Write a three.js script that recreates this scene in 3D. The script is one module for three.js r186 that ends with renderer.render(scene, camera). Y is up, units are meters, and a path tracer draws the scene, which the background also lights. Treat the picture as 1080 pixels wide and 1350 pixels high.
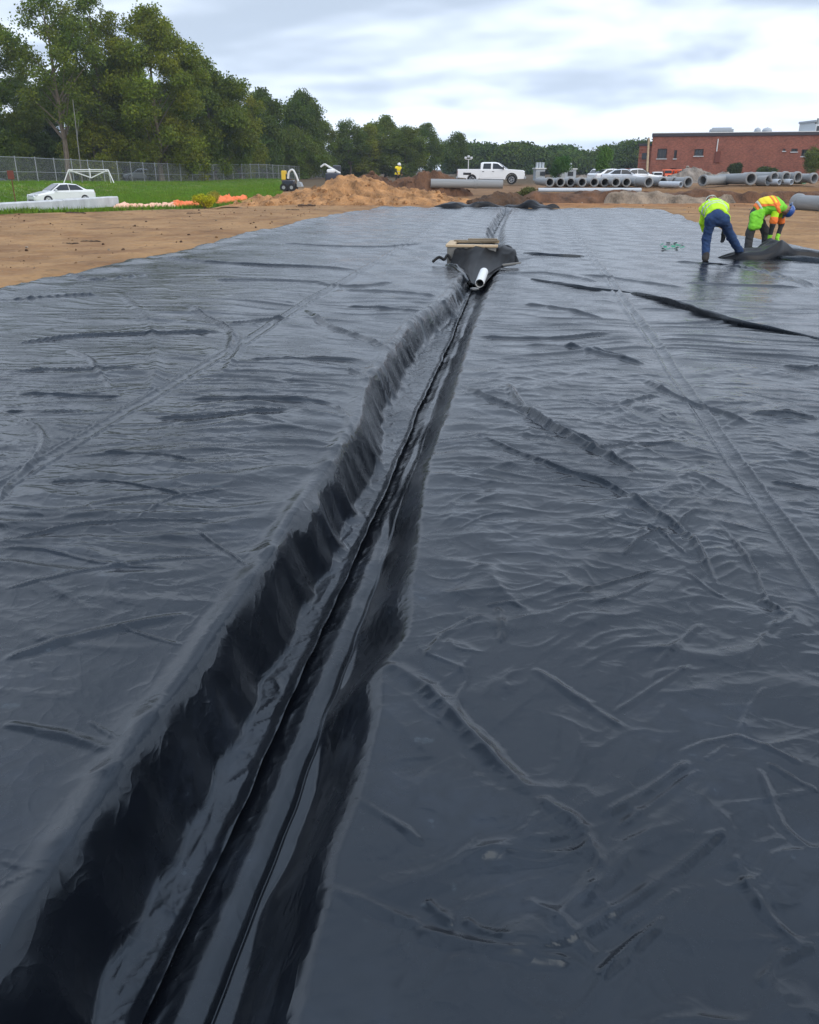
import * as THREE from 'three';
import { mergeGeometries } from 'three/addons/utils/BufferGeometryUtils.js';
import { RoundedBoxGeometry } from 'three/addons/geometries/RoundedBoxGeometry.js';

// ---------------------------------------------------------------- camera, sky, sun
const EYE = 1.75, PITCH = 22.7 * Math.PI / 180, YAW = 7.77 * Math.PI / 180, FPX = 1082;
const scene = new THREE.Scene();
const camera = new THREE.PerspectiveCamera(2 * Math.atan(675 / FPX) * 180 / Math.PI, 819 / 1024, 0.05, 4000);
camera.position.set(0, EYE, 0);
camera.rotation.order = 'YXZ';
camera.rotation.set(-PITCH, YAW, 0);
scene.add(camera);
const renderer = new THREE.WebGLRenderer({ antialias: true });
renderer.toneMapping = THREE.LinearToneMapping;
renderer.toneMappingExposure = 1.42;
renderer.shadowMap.enabled = true;

// ---- seeded randomness and noise
function rng(seed) { let a = seed >>> 0; return () => { a = (a + 0x6D2B79F5) >>> 0; let t = a; t = Math.imul(t ^ (t >>> 15), t | 1); t ^= t + Math.imul(t ^ (t >>> 7), t | 61); return ((t ^ (t >>> 14)) >>> 0) / 4294967296; }; }
const PERM = new Uint8Array(512), GX = new Float32Array(256), GY = new Float32Array(256);
{
  const r = rng(7), p = [...Array(256).keys()];
  for (let i = 255; i > 0; i--) { const j = Math.floor(r() * (i + 1)); [p[i], p[j]] = [p[j], p[i]]; }
  for (let i = 0; i < 512; i++) PERM[i] = p[i & 255];
  for (let i = 0; i < 256; i++) { const a = r() * Math.PI * 2; GX[i] = Math.cos(a); GY[i] = Math.sin(a); }
}
const fl = Math.floor;
function N(x, y) {                                   // gradient noise, about -1..1
  const xi = fl(x), yi = fl(y), fx = x - xi, fy = y - yi;
  const X = xi & 255, Y = yi & 255, X1 = (X + 1) & 255, Y1 = (Y + 1) & 255;
  const a = PERM[PERM[X] + Y], b = PERM[PERM[X1] + Y], c = PERM[PERM[X] + Y1], d = PERM[PERM[X1] + Y1];
  const u = fx * fx * fx * (fx * (fx * 6 - 15) + 10), v = fy * fy * fy * (fy * (fy * 6 - 15) + 10);
  const n0 = GX[a] * fx + GY[a] * fy, n1 = GX[b] * (fx - 1) + GY[b] * fy, n2 = GX[c] * fx + GY[c] * (fy - 1), n3 = GX[d] * (fx - 1) + GY[d] * (fy - 1);
  const p = n0 + u * (n1 - n0), q = n2 + u * (n3 - n2);
  return 1.5 * (p + v * (q - p));
}
function NP(x, y, per, pery = per) {                  // the same, repeating every per (and pery) cells
  const m = (k, n) => ((k % n) + n) % n;
  const xi = fl(x), yi = fl(y), fx = x - xi, fy = y - yi;
  const X = m(xi, per), Y = m(yi, pery), X1 = m(xi + 1, per), Y1 = m(yi + 1, pery);
  const a = PERM[PERM[X & 255] + (Y & 255)], b = PERM[PERM[X1 & 255] + (Y & 255)], c = PERM[PERM[X & 255] + (Y1 & 255)], d = PERM[PERM[X1 & 255] + (Y1 & 255)];
  const u = fx * fx * (3 - 2 * fx), v = fy * fy * (3 - 2 * fy);
  const n0 = GX[a] * fx + GY[a] * fy, n1 = GX[b] * (fx - 1) + GY[b] * fy, n2 = GX[c] * fx + GY[c] * (fy - 1), n3 = GX[d] * (fx - 1) + GY[d] * (fy - 1);
  const p = n0 + u * (n1 - n0), q = n2 + u * (n3 - n2);
  return 1.5 * (p + v * (q - p));
}
function fbm(x, y, o = 4) { let s = 0, a = 0.5; for (let i = 0; i < o; i++) { s += a * N(x, y); x = x * 2.03 + 17.3; y = y * 2.03 + 5.1; a *= 0.5; } return s; }
function fbmP(x, y, per, o = 4, pery = per) { let s = 0, a = 0.5; for (let i = 0; i < o; i++) { s += a * NP(x + i * 3, y + i * 7, per, pery); x *= 2; y *= 2; per *= 2; pery *= 2; a *= 0.5; } return s; }
const cl = (x, a = 0, b = 1) => x < a ? a : x > b ? b : x;
const ss = (a, b, x) => { const t = cl((x - a) / (b - a)); return t * t * (3 - 2 * t); };
const mix = (a, b, t) => a + (b - a) * t;
const gauss = (d) => d > 3 || d < -3 ? 0 : Math.exp(-d * d);

// ---- the sky: an even overcast with flat grey streaks of cloud
{
  const W = 2048, H = 1024, px = new Float32Array(W * H * 4);
  for (let j = 0; j < H; j++) for (let i = 0; i < W; i++) {
    const el = ((j + 0.5) / H - 0.5) * Math.PI, az = ((i + 0.5) / W - 0.5) * 2 * Math.PI;
    const y = Math.max(Math.sin(el), 0), c = Math.cos(el), x = Math.cos(az) * c, z = Math.sin(az) * c;
    const s = 1 / (y + 0.17), u = x * s, v = z * s;
    const w = fbm(u * 0.5 + 3, v * 0.5 + 8, 3);
    let d = fbm(u * 0.72 + 0.9 * w + 11.3, v * 1.25 + 0.6 * w + 4.2, 5) + 0.32 * fbm(u * 2.3 + w, v * 3.9, 4);
    d = ss(-0.26, 0.36, d);                                        // 0 thin and bright, 1 thick and grey
    const hz = Math.exp(-y * 9);
    const br = mix(0.90, 0.45, d * (0.95 - 0.5 * hz)), up = 1 + 0.10 * y;
    const blue = 0.11 * d + 0.06 + 0.03 * hz;
    const k = (j * W + i) * 4;
    px[k] = br * up * (0.955 - blue - 0.05 * y); px[k + 1] = br * up * (1.0 - blue * 0.45); px[k + 2] = br * up * (1.09 + blue * 0.20 + 0.08 * y); px[k + 3] = 1;
  }
  const t = new THREE.DataTexture(px, W, H, THREE.RGBAFormat, THREE.FloatType);
  t.mapping = THREE.EquirectangularReflectionMapping; t.magFilter = THREE.LinearFilter; t.needsUpdate = true;
  scene.background = t; scene.environment = t;
}
const sun = new THREE.DirectionalLight(0xfff2e0, 1.1);
sun.position.set(52, 62, 44); sun.target.position.set(0, 0, -25);
sun.castShadow = true; sun.shadow.radius = 110;
sun.shadow.mapSize.set(4096, 4096);
Object.assign(sun.shadow.camera, { left: -160, right: 160, top: 160, bottom: -160, near: 1, far: 500 });
sun.shadow.camera.updateProjectionMatrix();
scene.add(sun, sun.target);
scene.fog = new THREE.FogExp2(0xcdd9e8, 0.0003);

// ---- laying out: a ray of the lens to a point at a level, a depth, or a distance ahead
const CP = Math.cos(PITCH), SP = Math.sin(PITCH), CY = Math.cos(YAW), SY = Math.sin(YAW);
function ray(x, y) {
  const a = (x - 540) / FPX, b = -(y - 675) / FPX;
  const up = b * CP - SP, fw = b * SP + CP;           // up and ahead in the heading's frame
  return { a, up, fw };
}
const HD = (D, L, y = 0) => new THREE.Vector3(-SY * D + CY * L, y, -CY * D - SY * L);   // ahead, to the right -> world
function at(x, y, D) { const r = ray(x, y); return HD(D, r.a / r.fw * D, EYE + r.up / r.fw * D); }
function atLevel(x, y, h = 0) { const r = ray(x, y), D = (h - EYE) / (r.up / r.fw); return HD(D, r.a / r.fw * D, h); }
function atZ(x, y, z) { const r = ray(x, y), p = HD(r.fw, r.a, r.up), t = z / p.z; return new THREE.Vector3(p.x * t, EYE + p.y * t, z); }
const headOf = (x, z) => [-SY * x - CY * z, CY * x - SY * z];                          // world -> ahead, right

// ---- naming and tagging
const used = new Map();
function numbered(n) { const k = used.get(n) || 0; used.set(n, k + 1); return k ? `${n}_${String(k).padStart(3, '0')}` : n; }
function tag(o, label, category, group) { o.userData.label = label; if (category) o.userData.category = category; if (group) o.userData.group = group; return o; }
function thing(name, label, category, pos = [0, 0, 0], turn = 0, group) {
  const o = new THREE.Group(); o.name = numbered(name);
  if (pos.isVector3) o.position.copy(pos); else o.position.set(...pos);
  o.rotation.y = turn; scene.add(o); return tag(o, label, category, group);
}
function part(name, geo, mat, parent) {
  const g = Array.isArray(geo) ? (geo.length > 1 ? mergeGeometries(geo.map(norm)) : geo[0]) : geo;
  const m = new THREE.Mesh(g, mat); m.name = name; m.castShadow = m.receiveShadow = true;
  parent.add(m); return m;
}
function norm(g) { g = g.index ? g.toNonIndexed() : g.clone(); for (const k of Object.keys(g.attributes)) if (!['position', 'normal', 'uv'].includes(k)) g.deleteAttribute(k); if (!g.attributes.uv) g.setAttribute('uv', new THREE.BufferAttribute(new Float32Array(g.attributes.position.count * 2), 2)); if (!g.attributes.normal) g.computeVertexNormals(); return g; }
function structure(name, geo, mat) { const m = part(numbered(name), geo, mat, scene); m.userData.kind = 'structure'; return m; }
const stuffOf = (o) => { o.userData.kind = 'stuff'; return o; };
function copyOf(o, name, label, group) { const c = o.clone(); c.name = numbered(name); c.userData = { ...o.userData }; if (label) c.userData.label = label; if (group) c.userData.group = group; scene.add(c); return c; }
const V = (x, y, z) => new THREE.Vector3(x, y, z);
function box(w, h, d, x = 0, y = 0, z = 0, r = 0.01) {
  const g = r > 0 ? new RoundedBoxGeometry(w, h, d, 1, Math.min(r, w * 0.45, h * 0.45, d * 0.45)) : new THREE.BoxGeometry(w, h, d);
  return g.translate(x, y, z);
}
function cyl(a, b, r0, r1 = r0, n = 12, open = false) {          // a cylinder from a to b
  const d = b.clone().sub(a), g = new THREE.CylinderGeometry(r1, r0, d.length(), n, 1, open);
  g.applyQuaternion(new THREE.Quaternion().setFromUnitVectors(V(0, 1, 0), d.normalize()));
  return g.translate((a.x + b.x) / 2, (a.y + b.y) / 2, (a.z + b.z) / 2);
}
function tube(pts, r, n = 6, seg = 24) { return new THREE.TubeGeometry(new THREE.CatmullRomCurve3(pts), seg, r, n, false); }
function lathe(pts, n = 24) { return new THREE.LatheGeometry(pts.map((p) => new THREE.Vector2(p[0], p[1])), n); }
function gridGeo(nu, nv, f, uvf) {                               // f(u, v, i, j) -> [x, y, z]
  const P = new Float32Array(nu * nv * 3), U = new Float32Array(nu * nv * 2), I = new Uint32Array((nu - 1) * (nv - 1) * 6);
  for (let j = 0; j < nv; j++) for (let i = 0; i < nu; i++) {
    const k = j * nu + i, p = f(i / (nu - 1), j / (nv - 1), i, j);
    P[3 * k] = p[0]; P[3 * k + 1] = p[1]; P[3 * k + 2] = p[2];
    const q = uvf ? uvf(p, i / (nu - 1), j / (nv - 1)) : [p[0], -p[2]];
    U[2 * k] = q[0]; U[2 * k + 1] = q[1];
  }
  let n = 0;
  for (let j = 0; j < nv - 1; j++) for (let i = 0; i < nu - 1; i++) { const a = j * nu + i, b = a + 1, c = a + nu, d = c + 1; I[n++] = a; I[n++] = b; I[n++] = c; I[n++] = b; I[n++] = d; I[n++] = c; }
  const g = new THREE.BufferGeometry();
  g.setAttribute('position', new THREE.BufferAttribute(P, 3)); g.setAttribute('uv', new THREE.BufferAttribute(U, 2)); g.setIndex(new THREE.BufferAttribute(I, 1));
  g.computeVertexNormals(); return g;
}

// ---------------------------------------------------------------- textures and materials
const toS = (v) => { v = cl(v); return 255 * (v <= 0.0031308 ? v * 12.92 : 1.055 * Math.pow(v, 1 / 2.4) - 0.055); };
function tex(size, f, metres, color = true) {                    // f(u, v) -> [r, g, b] linear (or one number), repeating every so many metres
  const d = new Uint8Array(size * size * 4);
  for (let j = 0; j < size; j++) for (let i = 0; i < size; i++) {
    const c = f((i + 0.5) / size, (j + 0.5) / size), k = 4 * (j * size + i);
    if (color) { d[k] = toS(c[0]); d[k + 1] = toS(c[1]); d[k + 2] = toS(c[2]); } else d[k] = d[k + 1] = d[k + 2] = 255 * cl(c);
    d[k + 3] = 255;
  }
  const t = new THREE.DataTexture(d, size, size); t.wrapS = t.wrapT = THREE.RepeatWrapping; t.magFilter = THREE.LinearFilter; t.minFilter = THREE.LinearMipmapLinearFilter; t.generateMipmaps = true;
  if (color) t.colorSpace = THREE.SRGBColorSpace;
  t.repeat.set(1 / metres, 1 / metres); t.needsUpdate = true; return t;
}
const std = (c, rough = 0.8, o = {}) => { const m = new THREE.MeshPhysicalMaterial({ roughness: rough, side: THREE.DoubleSide, ...o }); if (c) m.color.setRGB(...c); return m; };
const rid = (n) => 1 - Math.min(1, Math.abs(n) * 2), rr = (n, k) => { const t = n * n * k * k; return t > 8 ? 0 : Math.exp(-t); }, sh = (n, k) => Math.exp(-k * (Math.sqrt(n * n + 0.0012) - 0.0346));   // a sharp, a rounded and a creased ridge

const linerBump = tex(1024, (u, v) => {
  const w = 0.25 * fbmP(u * 5, v * 5, 5, 3);
  let h = 0.30 * Math.exp(-10 * Math.abs(fbmP(u * 5 + 3 + w, v * 5, 5, 2))) + 0.22 * Math.exp(-9 * Math.abs(fbmP(u * 9 + 1, v * 8 + 2 * w, 9, 2, 8)));
  h += 0.18 * Math.pow(rid(fbmP(u * 6 + 1, v * 6 + w, 6, 2)), 4);
  h += 0.12 * Math.exp(-7 * Math.abs(fbmP(u * 16 + 2, v * 16, 16, 2)));
  h += 0.16 * (0.5 + fbmP(u * 4, v * 4, 4, 5));
  return h;
}, 1.3, false);
const linerTone = tex(1024, (u, v) => {
  const a = fbmP(u * 4, v * 4, 4, 5), b = fbmP(u * 30 + 3, v * 30, 30, 3), c = fbmP(u * 3 + 9, v * 3 + 2, 3, 4);
  const film = ss(-0.05, 0.5, a) * (0.5 + b) * 0.012;
  const speck = ss(0.46, 0.60, b + 0.35 * c) * 0.018;
  const s = 0.0042 + film * 0.8 + speck;
  return [s * 0.72, s * 0.95, s * 1.45 - speck * 0.35];
}, 2.1);
const linerGloss = tex(512, (u, v) => 0.20 + 0.10 * ss(-0.25, 0.4, fbmP(u * 4, v * 4, 4, 5)) + 0.05 * fbmP(u * 40, v * 40, 40, 2), 1.7, false);
const M = {};
M.liner = std(null, 1, { map: linerTone, roughnessMap: linerGloss, bumpMap: linerBump, bumpScale: 0.0040, specularIntensity: 1, specularColor: new THREE.Color().setRGB(0.76, 0.88, 1.0), ior: 1.52 });
M.linerPlain = std([0.006, 0.007, 0.010], 0.36, { specularIntensity: 0.6 });
M.linerDull = std([0.006, 0.0065, 0.0075], 0.5, { specularIntensity: 0.45 });

const sandTone = tex(1024, (u, v) => {
  const a = fbmP(u * 4, v * 4, 4, 5), b = fbmP(u * 18 + 4, v * 10, 18, 4, 10), c = fbmP(u * 60, v * 60, 60, 2);
  const t = cl(0.5 + 0.9 * a), d = ss(0.22, 0.5, b) * 0.30;
  const k = (1 + 0.28 * c) * (1 - d) * 1.0;
  return [mix(0.225, 0.365, t) * k, mix(0.120, 0.207, t) * k, mix(0.045, 0.084, t) * k];
}, 7);
const sandBump = tex(1024, (u, v) => 0.5 + 0.55 * fbmP(u * 10, v * 10, 10, 6) + 0.14 * Math.abs(fbmP(u * 50, v * 50, 50, 2)), 5, false);
M.sand = std(null, 0.95, { map: sandTone, bumpMap: sandBump, bumpScale: 0.06, vertexColors: true });
const dirtTone = tex(512, (u, v) => {
  const a = fbmP(u * 5, v * 5, 5, 5), c = fbmP(u * 40, v * 40, 40, 2), k = 1 + 0.5 * c + 1.1 * a;
  return [0.60 * k, 0.58 * k, 0.56 * k];
}, 3.2);
const dirt = (c) => std(c, 0.97, { map: dirtTone, bumpMap: sandBump, bumpScale: 0.08 });
M.tan = dirt([0.56, 0.30, 0.128]); M.brown = dirt([0.185, 0.095, 0.052]); M.dark = dirt([0.13, 0.078, 0.047]); M.greyDirt = dirt([0.36, 0.29, 0.22]); M.gravel = dirt([0.36, 0.32, 0.28]);
const grassTone = tex(512, (u, v) => { const a = fbmP(u * 3, v * 3, 3, 6), c = fbmP(u * 60, v * 60, 60, 2), k = 1 + 1.1 * a + 0.6 * c, y = ss(0.1, 0.5, fbmP(u * 4 + 7, v * 4, 4, 4)); return [mix(0.105, 0.20, y) * k, mix(0.175, 0.19, y) * k, mix(0.018, 0.045, y) * k]; }, 11);
M.grass = std(null, 0.95, { map: grassTone });
const concTone = tex(512, (u, v) => { const a = fbmP(u * 4, v * 4, 4, 5), c = fbmP(u * 50, v * 50, 50, 2), k = 1 + 0.35 * a + 0.18 * c; return [0.56 * k, 0.57 * k, 0.57 * k]; }, 2.2);
const concBump = tex(256, (u, v) => 0.5 + 0.5 * fbmP(u * 16, v * 16, 16, 3), 1, false);
M.concrete = std([0.95, 0.97, 1.0], 0.85, { map: concTone, bumpMap: concBump, bumpScale: 0.004 });
M.pipe = std([0.47, 0.48, 0.49], 0.75, { map: concTone }); M.pipePale = std([0.86, 0.92, 1.0], 0.55, { map: concTone });
M.pvc = std([0.72, 0.73, 0.72], 0.4); M.black = std([0.012, 0.012, 0.013], 0.7);
const woodTone = tex(256, (u, v) => { const g = fbmP(u * 3, v * 40, 3, 3, 40), k = 1 + 0.6 * g; return [0.50 * k, 0.38 * k, 0.24 * k]; }, 1);
M.wood = std(null, 0.8, { map: woodTone }); M.woodGrey = std([0.34, 0.33, 0.31], 0.85, { map: concTone });
const brickTone = tex(1024, (u, v) => {
  const row = fl(v * 52), x = u * 18 + (row & 1 ? 0.5 : 0), col = fl(x), fy = v * 52 - row, fx = x - col;
  const mortar = fx < 0.05 || fy < 0.14, h = PERM[(PERM[row & 255] + (col % 18)) & 255] / 255;
  const st = 1 + 0.35 * fbmP(u * 3, v * 3, 3, 4), k = (0.72 + 0.5 * h) * st;
  return mortar ? [0.24 * st, 0.15 * st, 0.12 * st] : [0.275 * k, 0.088 * k, 0.056 * k];
}, 4);
M.brick = std(null, 0.9, { map: brickTone }); M.coping = std([0.045, 0.04, 0.05], 0.6);
M.glass = std([0.03, 0.035, 0.042], 0.12); M.frameDark = std([0.05, 0.045, 0.045], 0.5);
M.whitePaint = std([0.80, 0.82, 0.84], 0.28, { clearcoat: 0.6, clearcoatRoughness: 0.1 }); M.silverPaint = std([0.60, 0.65, 0.72], 0.32, { metalness: 0.1, clearcoat: 0.6, clearcoatRoughness: 0.1 });
M.darkPaint = std([0.02, 0.025, 0.045], 0.3, { clearcoat: 0.6 }); M.rubber = std([0.018, 0.018, 0.019], 0.85); M.rim = std([0.35, 0.36, 0.38], 0.35, { metalness: 0.7 });
M.plastic = std([0.02, 0.02, 0.022], 0.5); M.lampGlass = std([0.6, 0.62, 0.65], 0.12, { clearcoat: 1 }); M.tail = std([0.35, 0.01, 0.01], 0.25); M.orangePaint = std([0.78, 0.13, 0.03], 0.4); M.yellowPaint = std([0.72, 0.47, 0.04], 0.45);
M.steel = std([0.36, 0.38, 0.39], 0.45, { metalness: 0.6 }); M.whiteSteel = std([0.68, 0.69, 0.68], 0.5); M.rust = std([0.16, 0.045, 0.03], 0.8); M.metalSide = std([0.40, 0.44, 0.48], 0.5); M.whiteWall = std([0.62, 0.66, 0.68], 0.7);
M.net = std([0.86, 0.22, 0.08], 0.75); M.netPale = std([0.88, 0.52, 0.38], 0.75);
const barkTone = tex(256, (u, v) => { const k = 1 + 0.9 * fbmP(u * 24, v * 5, 24, 3, 5); return [0.14 * k, 0.115 * k, 0.085 * k]; }, 2);
M.bark = std(null, 0.95, { map: barkTone });
const leafMat = (c, t = 0.3) => std(c, 0.7, { transmission: t, thickness: 0, specularIntensity: 0.35 });
M.leaf = leafMat([1, 1, 1]); M.leafFar = std([1, 1, 1], 0.9, { specularIntensity: 0.2 });

// ---------------------------------------------------------------- the ground
const LX0 = -8.15, LX1 = 6.15, LZ1 = -42.4, LZ0 = 1.6;             // the liner's rectangle
const leftEdge = (z) => LX0 + 0.16 * N(z * 0.35, 3.3) + 0.07 * N(z * 1.7, 8.1) + 0.03 * N(z * 5, 1.7) + 0.75 * ss(-33, -43, z);
const rightEdge = (z) => LX1 - 0.1 + 0.75 * ss(-24.6, -21, z) + 0.15 * N(z * 0.4, 13.3) + 0.07 * N(z * 1.9, 28.1);
const farShift = (x) => 0.5 * N(x * 0.4, 77) + 0.2 * N(x * 1.6, 7.7);
function ground(x, z) {
  const [D, L] = headOf(x, z), q = L / Math.max(D, 1);
  let h = 0;
  const left = ss(-0.30, -0.44, q);
  h -= (0.30 + 0.60 * left) * ss(36, 50, D) * ss(-0.12, -0.26, q);       // the road dips behind the barrier
  const crest = mix(0.05, 0.62, ss(-0.17, -0.5, q));
  const fd = fenceDist(D, L);                                                       // how far in front of the fence
  h += (crest + 0.30 + 0.60 * left) * ss(13, 1, fd) * ss(-12, -1.5, fd) * ss(-0.12, -0.18, q);
  h += (0.56 + 0.14 * ss(0.34, 0.38, q)) * ss(51.2, 53.4, D) * ss(0.135, 0.165, q) * (1 - ss(61, 80, D));
  h += 0.30 * ss(50, 70, D) * ss(-0.10, 0.02, q) * (1 - 0.5 * ss(90, 140, D));
  h += (0.05 * fbm(x * 0.25, z * 0.25, 4)) * ss(0, 6, Math.abs(D) - 0);
  return h;
}
const FENCE = [[51, -38.9], [70, -36.5], [107, -30.6], [139, -22.3], [176, -16.8]];
function fenceDist(D, L) {                                           // + on the camera's side
  let k = 0; while (k < FENCE.length - 2 && D > FENCE[k + 1][0]) k++;
  const [a, b] = [FENCE[k], FENCE[k + 1]], dx = b[0] - a[0], dy = b[1] - a[1], n = Math.hypot(dx, dy);
  return ((L - a[1]) * dx - (D - a[0]) * dy) / n;
}
function soil(x, z) {                                                // clods, ruts and the bed under the liner
  let h = ground(x, z);
  const dx = Math.max(leftEdge(z) - x, x - rightEdge(z)), dz = Math.max(LZ1 - z, z - LZ0), out = Math.max(dx, dz);
  const rough = ss(0.1, 0.8, out);
  h += rough * (0.030 * Math.abs(N(x * 1.6, z * 1.6)) + 0.022 * N(x * 4.1, z * 3.2) + 0.02 * ss(0.25, 0.7, N(x * 2.2 + 4, z * 2.2)));
  h += 0.05 * gauss((out - 0.5) / 0.45) * (0.6 + 0.8 * N(x * 0.9, z * 0.9));
  h -= 0.16 * ss(0.05, -0.5, out);
  h -= 0.75 * ss(-1.7, -1.45, x) * ss(-0.05, -0.3, x) * (z > LZ1 - 0.5 ? 1 : 0);
  // wheel ruts across the bare ground on the left and behind
  const r1 = -15 + 2.2 * Math.sin(z * 0.05), r2 = -45.6 + 0.02 * x + 0.5 * N(x * 0.1, 3);
  for (const o of [-0.9, 0.9]) { h -= 0.05 * gauss((x - r1 - o) / 0.22) * rough; h -= 0.06 * gauss((z - r2 - o) / 0.25) * rough; }
  return h;
}
function spaced(a, b, step) { const out = [a]; while (out[out.length - 1] < b) out.push(Math.min(b, out[out.length - 1] + step(out[out.length - 1]))); return out; }
{
  const xs = spaced(-900, 900, (x) => { const d = Math.max(0, Math.max(-16 - x, x - 9)); return d > 0 ? 0.16 + d * 0.055 : 0.16; });
  const zs = spaced(-1500, 30, (z) => { const d = Math.max(0, Math.max(-54 - z, z - 2)); return d > 0 ? 0.17 + d * 0.05 : 0.17; });
  const nu = xs.length, nv = zs.length;
  const g = gridGeo(nu, nv, (u, v, i, j) => [xs[i], soil(xs[i], zs[nv - 1 - j]), zs[nv - 1 - j]]);
  const p = g.attributes.position.array, C = new Float32Array(nu * nv * 3);
  for (let k = 0; k < nu * nv; k++) {
    const x = p[3 * k], z = p[3 * k + 2], [D, L] = headOf(x, z), q = L / Math.max(D, 1);
    const n = fbm(x * 0.12, z * 0.2, 4), m = fbm(x * 0.6 + 9, z * 0.6, 3);
    const back = ss(41, 46, D) * ss(-0.12, 0.0, q);                  // redder soil at the far end
    const mud = ss(49.5, 52, D) * ss(-0.1, 0.03, q);                  // dark trodden ground under the pipes
    const damp = ss(-0.05, 0.35, m + 0.5 * n + 0.5 * fbm(x * 0.35 + z * 0.1, z * 1.3, 3));
    let c = [1, 1, 1];
    const lerp = (t, w) => { c = c.map((v, i2) => mix(v, t[i2], w)); };
    lerp([0.74, 0.66, 0.58], damp * 0.9); lerp([1.18, 1.16, 1.12], ss(0.1, 0.45, fbm(x * 0.5 + 40, z * 1.6, 3)) * 0.7); lerp([1.05, 0.80, 0.56], back * 0.8); lerp([0.60, 0.5, 0.45], back * damp * 0.6); lerp([0.62, 0.60, 0.58], mud * 0.85);
    lerp([0.20, 0.22, 0.12], ss(70, 100, D) * 0.9);
    C.set(c, 3 * k);
  }
  g.setAttribute('color', new THREE.BufferAttribute(C, 3));
  structure('bare_ground', g, M.sand);
}

// ---------------------------------------------------------------- the liner: folds given by where they lie on the ground
const CREASE = [];
function crease(points, w, a, skew = 0) {                          // a raised fold along points of the photograph that lie on the ground
  const P = points.map(([x, y]) => { const p = atLevel(x, y); return [p.x, p.z]; }), R = []; const dist = -Math.min(...P.map((p) => p[1])); const step = cl(dist * dist / 1600, 0.009, dist < 12 ? 0.026 : dist < 22 ? 0.042 : 0.075), w1 = Math.max(w * (dist < 4 ? 0.72 : 0.5), step * (dist > 9 ? 1.3 : 1.0)); a = Math.min(a * (dist < 3.6 ? 0.70 : 1.1), w1 * (dist < 3.6 ? 0.70 : 1.25)); w = w1; const cusp = dist < 9 ? 0.5 : 0.2;
  for (let i = 0; i < P.length - 1; i++) {                           // smoothed and a little crooked
    const p0 = P[Math.max(0, i - 1)], p1 = P[i], p2 = P[i + 1], p3 = P[Math.min(P.length - 1, i + 2)], n = 7;
    for (let k = 0; k < n; k++) {
      const t = k / n, c = (m) => 0.5 * (2 * p1[m] + (p2[m] - p0[m]) * t + (2 * p0[m] - 5 * p1[m] + 4 * p2[m] - p3[m]) * t * t + (3 * p1[m] - p0[m] - 3 * p2[m] + p3[m]) * t * t * t);
      R.push([c(0), c(1)]);
    }
  }
  R.push(P[P.length - 1]);
  const x = R.map((p) => p[0]), z = R.map((p) => p[1]), pad = w * 3;
  CREASE.push({ R, w, a, cusp, skew, x0: Math.min(...x) - pad, x1: Math.max(...x) + pad, z0: Math.min(...z) - pad, z1: Math.max(...z) + pad });
}
// right of the trench, near
crease([[508, 872], [560, 905], [620, 965], [705, 1052]], 0.045, 0.040);
crease([[470, 900], [500, 880], [525, 882]], 0.03, 0.03);
crease([[705, 1052], [760, 1085], [800, 1150]], 0.03, 0.018);
crease([[790, 1075], [850, 1040], [912, 998]], 0.020, 0.020); crease([[812, 1090], [870, 1050], [925, 1010]], 0.016, 0.012);
crease([[800, 1210], [880, 1150], [958, 1090]], 0.026, 0.026); crease([[820, 1222], [900, 1168]], 0.02, 0.012);
crease([[785, 1285], [830, 1250], [880, 1200]], 0.022, 0.014);
crease([[808, 936], [860, 905], [914, 872]], 0.016, 0.018); crease([[862, 878], [890, 850], [928, 818]], 0.02, 0.022); crease([[985, 880], [1000, 850], [1026, 818]], 0.02, 0.02);
crease([[895, 990], [935, 975], [985, 968]], 0.014, 0.018); crease([[975, 968], [990, 930], [1010, 905]], 0.012, 0.012); crease([[975, 970], [1010, 985], [1060, 1010]], 0.014, 0.014); crease([[930, 1000], [960, 980]], 0.012, 0.012);
crease([[700, 880], [760, 915], [830, 960]], 0.025, 0.014); crease([[640, 800], [670, 797], [690, 805]], 0.014, 0.016); crease([[655, 800], [662, 830], [660, 850]], 0.02, 0.014);
crease([[560, 870], [590, 835], [640, 812]], 0.02, 0.012); crease([[775, 800], [820, 785], [860, 765]], 0.014, 0.014); crease([[760, 785], [800, 770], [870, 750]], 0.012, 0.012);
crease([[820, 735], [845, 715], [880, 700]], 0.014, 0.012); crease([[800, 690], [860, 700], [905, 735]], 0.016, 0.02); crease([[905, 755], [940, 780], [955, 786]], 0.016, 0.016);
crease([[540, 1215], [600, 1235], [700, 1260], [755, 1265]], 0.024, 0.022); crease([[610, 1205], [640, 1225], [680, 1240]], 0.016, 0.016); crease([[560, 1180], [600, 1215]], 0.02, 0.016);
crease([[975, 1150], [1010, 1200], [1060, 1250]], 0.022, 0.020); crease([[1000, 1010], [1030, 1080], [1070, 1120]], 0.02, 0.014); crease([[1080, 1240], [1030, 1260], [1000, 1300]], 0.02, 0.018); crease([[1010, 1005], [1045, 1025], [1080, 1045]], 0.014, 0.014);
 crease([[690, 1180], [735, 1210], [790, 1265]], 0.025, 0.012);
crease([[420, 1170], [480, 1185], [560, 1215]], 0.022, 0.016); crease([[465, 1050], [520, 1080], [560, 1110]], 0.018, 0.012);
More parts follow.
